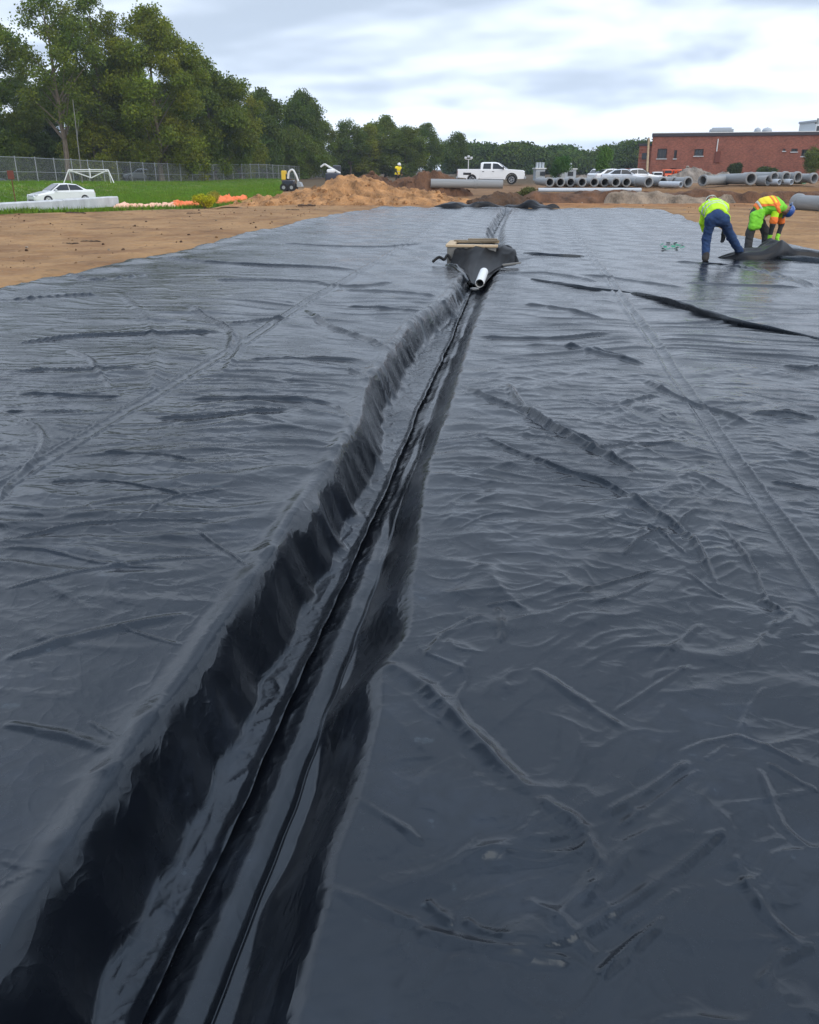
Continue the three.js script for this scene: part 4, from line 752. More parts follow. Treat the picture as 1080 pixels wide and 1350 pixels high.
{
  // the row seen end on
  const ORD = ['first', 'second', 'third', 'fourth', 'fifth', 'sixth', 'seventh', 'eighth', 'ninth', 'tenth', 'eleventh', 'twelfth', 'thirteenth', 'fourteenth'];
  const row = [725, 739, 752.5, 767.5, 783.5, 797.5, 812, 826, 841, 855, 874, 889.5, 907];
  row.forEach((px, k) => {
    const D = 56 + (k % 3) * 0.5 - 0.1 * k, y = k < 9 ? 240.3 : 240, R = (k < 9 ? 5.0 : 5.8) * D / 1173, a = at(px, y, D); a.y = Math.max(a.y, ground(a.x, a.z) + R);
    const L = 4.6 + 0.2 * (k % 2), b = a.clone().add(HD(L, L * (px > 840 ? -0.30 : -0.02)));
    pipeThing(`grey concrete pipe seen end on, ${ORD[k]} from the left in the long row`, a, b, R, M.pipe, { bell: true, group: 'pipes lying side by side in the row' });
  });
  const c = at(927, 238, 55.5); pipeThing('dark-mouthed pipe at the right end of the row, touching the big grey pipe', c, c.clone().add(HD(1.6, 2.1)), 0.29, M.pipe, { bell: true });
  const d = at(990, 235.5, 54), e = at(950, 236.2, 58); pipeThing('big long grey concrete pipe lying slantwise with its open mouth to the right', d, e, 0.315, M.pipe, { bell: true });
  const f = at(1013, 238, 54), g = at(1000, 238.5, 54.6); pipeThing('short pipe lying crosswise between the big grey pipe and the right-hand row', f, g, 0.30, M.pipe, {});
  [[1020.5, 233.5, 6], [1036, 233.5, 6.4], [1051.5, 233.5, 6.2], [1073, 235, 6]].forEach(([px, y, r], k) => { const D = 54, a = at(px, y, D); pipeThing(`grey pipe mouth right of the big slanting pipe, ${ORD[k]} from the left of the four`, a, a.clone().add(HD(2.4, -0.9)), r * D / 1240, M.pipe, { bell: true, group: 'pipes lying right of the big one' }); });
  const g2 = at(1061, 237, 55.5); pipeThing('greenish capped pipe end among the pipes at the right edge', g2, g2.clone().add(HD(2, -0.5)), 0.26, std([0.20, 0.34, 0.22], 0.6), {});
  for (const [px, y, k] of [[1028, 239.5, 0], [1044, 239.5, 1], [898, 243, 2]]) { const a = at(px, y, 53.6); a.y = ground(a.x, a.z) + 0.17 + 0.1; pipeThing(['narrow pale pipe lying under the first two right-hand pipes', 'narrow pale pipe lying under the second and third right-hand pipes', 'narrow pale pipe tucked between pipes of the row left of the big one'][k], a, a.clone().add(HD(1.6, -0.8)), 0.17, M.pipePale, {}); }
  const h = at(710, 245.2, 50.5), i = at(846, 245.2, 50.5); h.y = i.y = 0.62; pipeThing('long thin pale blue-white pipe lying along the top of the brown soil bank', h, i, 0.115, M.pipePale, { wall: 0.1 });
  const j = at(568, 241.6, 57), k2 = at(663, 243.0, 57); pipeThing('long grey pipe lying in front of the white pickup', j, k2, 0.27, M.pipe, { joint: 2.9 });
  const m = at(1052, 262, 40.5), n = at(1125, 262, 37.0); m.y = n.y = ground(m.x, m.z) + 0.31; pipeThing('grey concrete pipe lying alone on the sand behind the blue helmet at the right edge', m, n, 0.33, M.pipe, { bell: true });
}
{ // concrete kerb beams and the orange netting on the left
  const beam = (x0, y0, x1, y1, label, k) => { const a = atLevel(x0, y0), b = atLevel(x1, y1), L = a.distanceTo(b), o = thing('concrete_barrier', label, 'concrete barrier', [(a.x + b.x) / 2, -0.03, (a.z + b.z) / 2], Math.atan2(-(b.z - a.z), b.x - a.x)); part('beam', new THREE.ExtrudeGeometry(flatShape([[-0.24, 0], [0.24, 0], [0.24, 0.20], [0.20, 0.25], [0.20, 0.42], [0.17, 0.45], [-0.20, 0.45], [-0.24, 0.41]]), { depth: L - 0.05, bevelEnabled: true, bevelSize: 0.015, bevelThickness: 0.015, bevelSegments: 1 }).rotateY(Math.PI / 2).translate(-L / 2, 0, 0), M.concrete, o); part('lifting_eye', new THREE.TorusGeometry(0.06, 0.014, 6, 10).translate(0, 0.46, 0), M.steel, o); };
  beam(-70, 293, -5, 283, 'concrete kerb beam cut by the left edge of the photo'); beam(-4, 282.5, 79, 276.5, 'pale concrete kerb beam right in front of the white sedan'); beam(80, 276, 152, 270.5, 'pale concrete kerb beam ending beside the orange netting');
  const net = thing('orange_netting', 'crumpled faded orange safety netting along the edge of the grass', 'safety netting'), pts = [[152, 273], [180, 270.5], [205, 270], [232, 268.5], [262, 266.5], [290, 264.5], [326, 262]].map(([x, y]) => { const p = atLevel(x, y); p.y = soil(p.x, p.z) + 0.02; return p; }), c = new THREE.CatmullRomCurve3(pts);
  const sheet = (v0, v1, mat, name, hgt, seed) => part(name, gridGeo(16, 150, (u, v) => { const t = mix(v0, v1, v), p = c.getPointAt(cl(t)), s = c.getTangentAt(cl(t)), h = hgt * (0.50 + 0.30 * N(t * 7, seed) + 0.30 * sh(N(t * 17 + 1.5 * N(t * 9, seed), seed + 1), 3.5) + 0.16 * sh(N(t * 60 + u * 4, u * 3 + seed), 4)) * ss(0, 0.02, t) * ss(1, 0.98, t), y = Math.sin(u * Math.PI) ** 0.8 * h, d = (u - 0.5) * 0.7 + 0.16 * N(t * 40, u * 3 + seed); return [p.x - s.z * d + 0.08 * N(t * 60, u * 5), p.y + y + 0.05 * N(t * 70, u * 6 + seed) * Math.sin(u * Math.PI) - 0.02, p.z + s.x * d]; }), mat, net);
  sheet(0.0, 0.36, M.netPale, 'faded_length', 0.40, 2); sheet(0.345, 0.62, M.net, 'orange_length', 0.46, 5); sheet(0.605, 1.0, M.net, 'orange_length', 0.52, 7);
  for (const px of [303]) { const p = atLevel(px, 263.6); part('stake', cyl(V(p.x, -0.2, p.z), V(p.x, 0.40, p.z), 0.03, 0.03, 6), M.rust, net); }
  // little things on the grass
  const sp = at(20, 262, 44), sg = thing('small_sign', 'small dark red sign on a thin post on the grass at the left edge', 'sign', [sp.x, ground(sp.x, sp.z), sp.z], YAW), signH = at(20, 232, 44).y - ground(sp.x, sp.z);
  part('post', cyl(V(0, 0, 0), V(0, signH + 0.1, 0), 0.022, 0.022, 6), M.rust, sg); part('board', box(0.32, 0.40, 0.03, 0, signH + 0.05, 0.03), M.rust, sg);
  const q = at(119, 241, 74), fr = thing('trestle_frame', 'white tubular trestle frame with a shallow V brace near the fence', 'trestle', [q.x, Math.max(q.y, ground(q.x, q.z) + 0.02), q.z], YAW + 0.1), w = 1.6, y = 1.0, R = 0.045;
  part('top_bar', [cyl(V(-w, y, 0), V(w, y, 0), R, R, 8), cyl(V(-w, y - 0.14, 0), V(w, y - 0.14, 0), R * 0.7, R * 0.7, 8)], M.whiteSteel, fr); part('brace', cyl(V(-w, y, 0), V(0.15, y - 0.62, 0), R, R, 8), M.whiteSteel, fr); part('brace', cyl(V(0.15, y - 0.62, 0), V(w, y, 0), R, R, 8), M.whiteSteel, fr); part('strut', cyl(V(0.1, y - 0.62, 0), V(0.1, y + 0.12, 0), R, R, 8), M.whiteSteel, fr);
  for (const s of [-1, 1]) { part('leg', cyl(V(s * w, y, 0), V(s * (w + 0.42), 0, 0.4), R, R, 8), M.whiteSteel, fr); part('leg', cyl(V(s * w, y, 0), V(s * w, 0, -0.45), R, R, 8), M.whiteSteel, fr); }
  const lean = at(106, 221, 86), base = at(96, 131, 86); const pole = thing('leaning_trunk', 'thin pale bare trunk leaning in front of the open-crowned tree', 'dead tree', [lean.x, ground(lean.x, lean.z), lean.z]); part('stem', [limbGeo(V(0, -0.1, 0), V(base.x - lean.x, base.y - ground(lean.x, lean.z), base.z - lean.z), 0.06, 0.03, 0.3, 4)], M.woodGrey, pole); part('twig', [limbGeo(V((base.x - lean.x) * 0.7, (base.y - lean.y) * 0.7, 0), V((base.x - lean.x) * 0.7 + 0.5, (base.y - lean.y) * 0.95, 0.2), 0.03, 0.012, 0.2, 5)], M.woodGrey, pole);
}

// ---------------------------------------------------------------- vehicles
function loft(sections, closeEnds = true) {                          // sections: {x, pts: [[z, y], ...]} of equal length, along x
  const n = sections[0].pts.length, P = [], I = [];
  for (const s of sections) for (const [z, y] of s.pts) P.push(s.x + 0, y, z);
  for (let i = 0; i < sections.length - 1; i++) for (let k = 0; k < n; k++) { const a = i * n + k, b = i * n + (k + 1) % n, c = a + n, d = b + n; I.push(a, b, c, b, d, c); }
  if (closeEnds) for (const e of [0, sections.length - 1]) for (let k = 1; k < n - 1; k++) I.push(e * n, e * n + k, e * n + k + 1);
  const g = new THREE.BufferGeometry(); g.setAttribute('position', new THREE.BufferAttribute(new Float32Array(P), 3)); g.setIndex(I);
  const f = g.toNonIndexed(); f.computeVertexNormals(); return f;
}
function quad(a, b, c, d, t = 0.012) {                               // a thin pane with thickness, corners in order
  const n = b.clone().sub(a).cross(d.clone().sub(a)).normalize().multiplyScalar(t), q = [a, b, c, d], P = [];
  const tri = (x, y, z) => P.push(...x.toArray(), ...y.toArray(), ...z.toArray()), o = q.map((v) => v.clone().add(n)), i = q.map((v) => v.clone().sub(n));
  tri(o[0], o[1], o[2]); tri(o[0], o[2], o[3]); tri(i[0], i[2], i[1]); tri(i[0], i[3], i[2]);
  for (let k = 0; k < 4; k++) { const m = (k + 1) % 4; tri(o[k], i[k], i[m]); tri(o[k], i[m], o[m]); }
  const g = new THREE.BufferGeometry(); g.setAttribute('position', new THREE.BufferAttribute(new Float32Array(P), 3)); g.computeVertexNormals(); return g;
}
function wheel(parent, x, z, r, w) {
  const t = part('wheel', lathe([[r * 0.62, -w / 2], [r * 0.92, -w / 2], [r, -w * 0.3], [r, w * 0.3], [r * 0.92, w / 2], [r * 0.62, w / 2], [r * 0.62, -w / 2]], 24).rotateX(Math.PI / 2).translate(x, r, z), M.rubber, parent);
  const s = Math.sign(z) || 1, spokes = [lathe([[r * 0.50, -0.02], [r * 0.63, -0.03], [r * 0.63, 0.03], [r * 0.50, 0.02], [r * 0.5, -0.02]], 20).rotateX(Math.PI / 2).translate(x, r, z + s * w * 0.40), cyl(V(x, r, z + s * w * 0.30), V(x, r, z + s * w * 0.46), r * 0.16, r * 0.14, 10)];
  for (let k = 0; k < 5; k++) spokes.push(box(r * 0.5, r * 0.14, 0.03, r * 0.33, 0, 0, 0.008).rotateZ(k * 1.2566).translate(x, r, z + s * w * 0.42));
  part('rim', spokes, M.rim, t); part('wheel_well', cyl(V(x, r, z - s * w * 0.75), V(x, r, z - s * w * 0.72), r * 0.6, r * 0.6, 16), M.black, t);
}
function sedan(label, pos, turn, paint) {                            // nose towards +x, 4.6 m long
  const c = thing('parked_car', label, 'car', pos, turn), hw = 0.89;
  const sec = (x, w, y0, y1, ym) => ({ x, pts: [[-w * 0.93, y0], [-w, y0 + 0.12], [-w, ym], [-w * 0.93, y1], [w * 0.93, y1], [w, ym], [w, y0 + 0.12], [w * 0.93, y0]] });
  part('body', loft([sec(-2.28, 0.72, 0.38, 0.86, 0.72), sec(-2.15, 0.83, 0.28, 0.99, 0.82), sec(-1.6, hw, 0.22, 1.0, 0.86), sec(-0.9, hw, 0.2, 0.95, 0.84), sec(0.7, hw, 0.2, 0.92, 0.80), sec(1.2, hw, 0.2, 0.90, 0.76), sec(1.9, 0.85, 0.22, 0.76, 0.66), sec(2.2, 0.76, 0.26, 0.66, 0.58), sec(2.3, 0.66, 0.34, 0.58, 0.52)]), paint, c);
  const cab = (x, w0, w1, y0, y1) => ({ x, pts: [[-w0, y0], [-w1, y1 - 0.05], [-w1 * 0.86, y1], [w1 * 0.86, y1], [w1, y1 - 0.05], [w0, y0]] });
  part('cabin', loft([cab(-1.75, 0.74, 0.70, 0.95, 0.98), cab(-0.95, 0.80, 0.60, 0.92, 1.37), cab(-0.2, 0.80, 0.61, 0.90, 1.45), cab(0.25, 0.80, 0.60, 0.90, 1.42), cab(1.12, 0.78, 0.72, 0.88, 0.92)]), paint, c);
  part('windscreen', quad(V(1.04, 0.97, -0.70), V(1.04, 0.97, 0.70), V(0.34, 1.385, 0.53), V(0.34, 1.385, -0.53), 0.022), M.glass, c);
  part('rear_window', quad(V(-1.66, 1.03, 0.62), V(-1.66, 1.03, -0.62), V(-1.02, 1.345, -0.52), V(-1.02, 1.345, 0.52), 0.022), M.glass, c);
  for (const s of [-1, 1]) {
    part('side_window', quad(V(-0.28, 0.98, s * 0.795), V(0.88, 0.97, s * 0.795), V(0.28, 1.34, s * 0.655), V(-0.26, 1.37, s * 0.66), 0.016), M.glass, c); part('side_window', quad(V(-1.36, 0.99, s * 0.79), V(-0.36, 0.98, s * 0.795), V(-0.33, 1.36, s * 0.66), V(-0.92, 1.31, s * 0.66), 0.016), M.glass, c);
    const d = part('door', box(1.06, 0.5, 0.02, 0.32, 0.64, s * (hw + 0.002), 0.01), paint, c); part('handle', box(0.16, 0.03, 0.03, -0.08, 0.80, s * (hw + 0.02), 0.01), paint, d); const d2 = part('door', box(0.90, 0.5, 0.02, -0.70, 0.64, s * (hw + 0.002), 0.01), paint, c); part('handle', box(0.16, 0.03, 0.03, -1.04, 0.81, s * (hw + 0.02), 0.01), paint, d2);
    part('mirror', box(0.12, 0.12, 0.2, 0.74, 0.99, s * 0.96, 0.04), paint, c); part('headlight', box(0.34, 0.13, 0.34, 2.06, 0.65, s * 0.62, 0.05), M.lampGlass, c); part('tail_light', box(0.12, 0.16, 0.36, -2.2, 0.80, s * 0.58, 0.04), M.tail, c);
    wheel(c, 1.38, s * 0.80, 0.33, 0.22); wheel(c, -1.36, s * 0.80, 0.33, 0.22);
  }
  part('grille', [box(0.08, 0.16, 0.86, 2.25, 0.56, 0, 0.03), box(0.1, 0.12, 1.1, 2.25, 0.36, 0, 0.03)], M.plastic, c); part('number_plate', box(0.02, 0.11, 0.34, 2.32, 0.44, 0, 0.005), M.whiteSteel, c);
  part('bumper', box(0.2, 0.14, 1.4, 2.2, 0.27, 0, 0.05), M.plastic, c);
  return c;
}
const standing = (px, py, D, dy = 0) => { const p = at(px, py, D); p.y = ground(p.x, p.z) + dy; return p; };
{
  const a = standing(82, 262, 65, 0); sedan('white sedan parked on the road behind the concrete kerb beams', a, YAW + Math.PI + 0.78, M.whitePaint);
  const b = standing(186, 236, 122, 0.55); sedan('silver-blue sedan parked behind the fence', b, YAW + Math.PI + 0.35, M.silverPaint);
  const d = standing(4, 236, 100, 0.2); sedan('dark car behind the fence at the left edge of the photo', d, YAW + 0.1, M.darkPaint);
}
function pickup(label, pos, turn) {                                  // nose towards +x, 6.2 m long
  const c = thing('pickup_truck', label, 'pickup truck', pos, turn), w = 0.98, paint = M.whitePaint;
  const side = (pts, hole) => { const s = flatShape(pts); return new THREE.ExtrudeGeometry(s, { depth: 2 * w - 0.08, bevelEnabled: true, bevelSize: 0.035, bevelThickness: 0.04, bevelSegments: 2 }).translate(0, 0, -w + 0.04); };
  const arch = (x, r, n = 9) => [...Array(n)].map((_, k) => { const t = Math.PI * k / (n - 1); return [x - Math.cos(t) * r * -1, 0.46 + Math.sin(t) * r * 0.98]; });
  // front half with bonnet and doors
  part('body', side([[-1.02, 0.52], [1.42, 0.46], ...arch(1.92, 0.50).reverse(), [2.55, 0.50], [3.02, 0.52], [3.10, 0.80], [3.05, 1.10], [2.9, 1.20], [1.45, 1.30], [-1.02, 1.28]]), paint, c);
  part('cargo_bed', side([[-3.1, 0.62], [-2.35, 0.56], ...arch(-1.80, 0.47).reverse(), [-1.08, 0.55], [-1.08, 1.30], [-3.1, 1.30]]), paint, c);
  part('bed_opening', box(1.84, 0.03, 1.6, -2.1, 1.335, 0, 0.01), M.plastic, c);
  const cab = (x, w0, w1, y0, y1) => ({ x, pts: [[-w0, y0], [-w1, y1 - 0.08], [-w1 * 0.88, y1], [w1 * 0.88, y1], [w1, y1 - 0.08], [w0, y0]] });
  part('cabin', loft([cab(-1.0, 0.94, 0.76, 1.26, 1.86), cab(-0.84, 0.95, 0.78, 1.26, 1.93), cab(0.3, 0.95, 0.78, 1.26, 1.94), cab(0.62, 0.95, 0.77, 1.26, 1.88), cab(1.5, 0.94, 0.90, 1.26, 1.31)]), paint, c);
  part('windscreen', quad(V(1.40, 1.36, -0.84), V(1.40, 1.36, 0.84), V(0.70, 1.83, 0.68), V(0.70, 1.83, -0.68), 0.03), M.glass, c); part('rear_window', quad(V(-1.015, 1.42, 0.6), V(-1.015, 1.42, -0.6), V(-1.0, 1.78, -0.55), V(-1.0, 1.78, 0.55), 0.02), M.glass, c);
  for (const s of [-1, 1]) {
    part('side_window', quad(V(0.14, 1.35, s * 0.935), V(1.22, 1.35, s * 0.935), V(0.58, 1.80, s * 0.80), V(0.14, 1.82, s * 0.80), 0.02), M.glass, c); part('side_window', quad(V(-0.78, 1.36, s * 0.935), V(-0.04, 1.35, s * 0.935), V(-0.04, 1.82, s * 0.80), V(-0.72, 1.81, s * 0.80), 0.02), M.glass, c);
    const d = part('door', box(1.10, 0.66, 0.02, 0.62, 0.93, s * (w + 0.003), 0.01), paint, c); part('handle', box(0.2, 0.05, 0.03, 0.18, 1.12, s * (w + 0.02), 0.01), M.plastic, d); const d2 = part('door', box(0.9, 0.66, 0.02, -0.42, 0.93, s * (w + 0.003), 0.01), paint, c); part('handle', box(0.2, 0.05, 0.03, -0.75, 1.12, s * (w + 0.02), 0.01), M.plastic, d2);
    part('mirror', box(0.14, 0.26, 0.2, 1.12, 1.42, s * 1.12, 0.04), M.plastic, c); part('headlight', box(0.24, 0.22, 0.40, 2.98, 0.98, s * 0.74, 0.05), M.lampGlass, c); part('tail_light', box(0.08, 0.40, 0.14, -3.12, 1.0, s * 0.88, 0.03), M.tail, c);
    part('running_board', box(2.0, 0.06, 0.16, 0.2, 0.43, s * 0.96, 0.02), M.plastic, c); part('bed_panel', box(0.74, 0.20, 0.02, -2.24, 0.93, s * (w + 0.004), 0.01), M.plastic, c);
    part('wheel_arch', new THREE.TorusGeometry(0.52, 0.045, 6, 14, Math.PI).translate(1.92, 0.46, s * w), M.plastic, c);
    wheel(c, 1.92, s * 0.84, 0.42, 0.28); wheel(c, -1.80, s * 0.84, 0.42, 0.28);
  }
  part('grille', [box(0.06, 0.36, 1.05, 3.12, 0.93, 0, 0.03), box(0.06, 0.05, 1.1, 3.15, 0.93, 0, 0.02)], M.plastic, c); part('front_bumper', box(0.26, 0.24, 1.9, 3.10, 0.56, 0, 0.06), M.rim, c); part('rear_bumper', box(0.2, 0.2, 1.9, -3.2, 0.58, 0, 0.05), M.rim, c); part('tailgate', box(0.05, 0.6, 1.6, -3.16, 1.0, 0, 0.02), paint, c);
  return c;
}
{ const p = standing(648, 242, 84, 0.02); const t = pickup('white crew-cab pickup truck parked behind the long grey pipe', p, YAW - 0.16); t.position.y = at(648, 243, 84).y; t.position.y = Math.max(t.position.y, ground(p.x, p.z) - 0.06); }
function truckFront(label, px, D, w, h, paint, turn) {                // a lorry seen from the front: cab, windscreen, grille
  const p = standing(px, 236, D), c = thing('parked_truck', label, 'truck', p, turn);
  const r = h * 0.21;
  part('cab', [box(w, h * 0.52, 1.6, 0, h * 0.70, -0.8, 0.12), box(w * 0.86, h * 0.34, 1.3, 0, h * 0.40, 0.55, 0.14)], paint, c); part('windscreen', box(w * 0.82, h * 0.24, 0.06, 0, h * 0.76, 0.02, 0.02), M.glass, c);
  part('grille', box(w * 0.45, h * 0.22, 0.06, 0, h * 0.40, 1.2, 0.02), M.plastic, c); part('bumper', box(w, 0.2, 0.25, 0, h * 0.2, 1.2, 0.05), M.rim, c); part('body', box(w * 0.9, h * 0.5, 2.2, 0, h * 0.45, -2.8, 0.06), paint, c);
  for (const s of [-1, 1]) { part('headlight', box(0.24, 0.2, 0.08, s * w * 0.36, h * 0.36, 1.19, 0.03), M.lampGlass, c); part('mirror', box(0.14, 0.34, 0.1, s * (w * 0.5 + 0.14), h * 0.74, 0.1, 0.03), M.plastic, c); for (const z of [0.5, -3.2]) { const t = part('wheel', cyl(V(s * (w * 0.5 - 0.3), r, z), V(s * (w * 0.5), r, z), r, r, 16), M.rubber, c); part('rim', cyl(V(s * (w * 0.5), r, z), V(s * (w * 0.5 + 0.02), r, z), r * 0.5, r * 0.5, 12), M.rim, t); } }
}
truckFront('orange truck in front of the brick building, left of the two', 880, 118, 1.1, 1.5, M.orangePaint, YAW - 0.1);
truckFront('orange truck in front of the brick building, right one, beside the gravel pile', 899, 118, 1.3, 1.5, M.orangePaint, YAW + 0.35);
truckFront('white van front beside the orange trucks', 867, 116, 1.2, 1.2, M.whitePaint, YAW - 0.15);
[[806, 94, 'white parked car behind the row of pipes, leftmost of three', M.whitePaint, 0.3], [822, 90, 'grey parked car behind the row of pipes, middle of three', M.silverPaint, -0.2], [840, 92, 'white parked car behind the row of pipes, nearest the brick building', M.whitePaint, 0.15], [788, 100, 'white parked car at the foot of the pale stone pile', M.whitePaint, 1.2]].forEach(([px, D, label, m, t]) => sedan(label, standing(px, 236, D), YAW + t, m));
{ // the white flatbed or trailer behind the fence beside the silver car
  const p = standing(214, 236, 126, 0.25), c = thing('parked_trailer', 'low white trailer behind the fence right of the silver-blue sedan', 'trailer', p, YAW + 0.1);
  part('bed', box(3.6, 0.25, 1.8, 0, 0.75, 0, 0.04), M.whiteSteel, c); part('side_board', box(3.6, 0.5, 0.06, 0, 1.12, 0.87, 0.02), M.whitePaint, c); part('side_board', box(3.6, 0.5, 0.06, 0, 1.12, -0.87, 0.02), M.whitePaint, c); part('drawbar', box(1.2, 0.1, 0.12, 2.3, 0.66, 0, 0.02), M.steel, c);
  for (const s of [-1, 1]) for (const x of [-0.5, 0.4]) { const t = part('wheel', cyl(V(x, 0.33, s * 0.7), V(x, 0.33, s * 0.92), 0.33, 0.33, 16), M.rubber, c); part('rim', cyl(V(x, 0.33, s * 0.92), V(x, 0.33, s * 0.94), 0.18, 0.18, 12), M.rim, t); }
}
{ // small machines half hidden behind the tan heaps
  const p = standing(381, 245, 74), c = thing('compact_loader', 'small dark machine with a yellow cover and bent white arm', 'machine', p, YAW - 0.1), y = 0.15;
  part('chassis', box(0.95, 0.5, 0.8, 0, 0.62, 0, 0.06), M.darkPaint, c); part('engine_cover', box(0.36, 0.72, 0.6, -0.36, 1.26, 0, 0.06), M.yellowPaint, c); part('seat', [box(0.3, 0.1, 0.4, 0.02, 0.95, 0, 0.03), box(0.08, 0.4, 0.4, -0.14, 1.15, 0, 0.03)], M.plastic, c);
  part('arm', [tube([V(0.0, 1.0, 0.2), V(0.12, 1.5, 0.2), V(0.42, 1.68, 0.2), V(0.68, 1.3, 0.2), V(0.86, 0.8, 0.2)], 0.085, 8)], M.whiteSteel, c); part('bucket', new THREE.ExtrudeGeometry(flatShape([[0, 0], [0.42, 0.02], [0.30, 0.34], [0.05, 0.40]]), { depth: 0.8, bevelEnabled: false }).translate(0.75, 0.36, -0.4), M.steel, c);
  for (const s of [-1, 1]) for (const x of [-0.32, 0.34]) { const t = part('wheel', cyl(V(x, 0.32, s * 0.36), V(x, 0.32, s * 0.56), 0.32, 0.32, 16), M.rubber, c); part('rim', cyl(V(x, 0.32, s * 0.56), V(x, 0.32, s * 0.58), 0.14, 0.14, 10), M.steel, t); }
  const q = standing(441, 232, 88), d = thing('small_excavator', 'dark excavator with a white hood showing above the left flank of the tan dirt pile', 'excavator', q, YAW);
  for (const s of [-1, 1]) part('track', box(2.0, 0.5, 0.38, 0, 0.25, s * 0.6, 0.2), M.rubber, d); part('house', box(1.5, 0.8, 1.5, -0.1, 0.95, 0, 0.1), M.darkPaint, d); part('hood', box(0.8, 0.36, 1.2, -0.3, 1.52, 0, 0.12), M.whitePaint, d);
  const cb = part('cab', box(0.8, 0.9, 0.8, 0.25, 1.6, -0.3, 0.1), M.darkPaint, d); part('pane', box(0.6, 0.5, 0.02, 0.25, 1.72, 0.11, 0.005), M.glass, cb);
  part('boom', [cyl(V(0.6, 1.3, 0.3), V(-0.9, 2.15, 0.3), 0.12, 0.09, 8), cyl(V(-0.9, 2.15, 0.3), V(-1.3, 1.9, 0.3), 0.09, 0.08, 8)], M.whiteSteel, d);
}

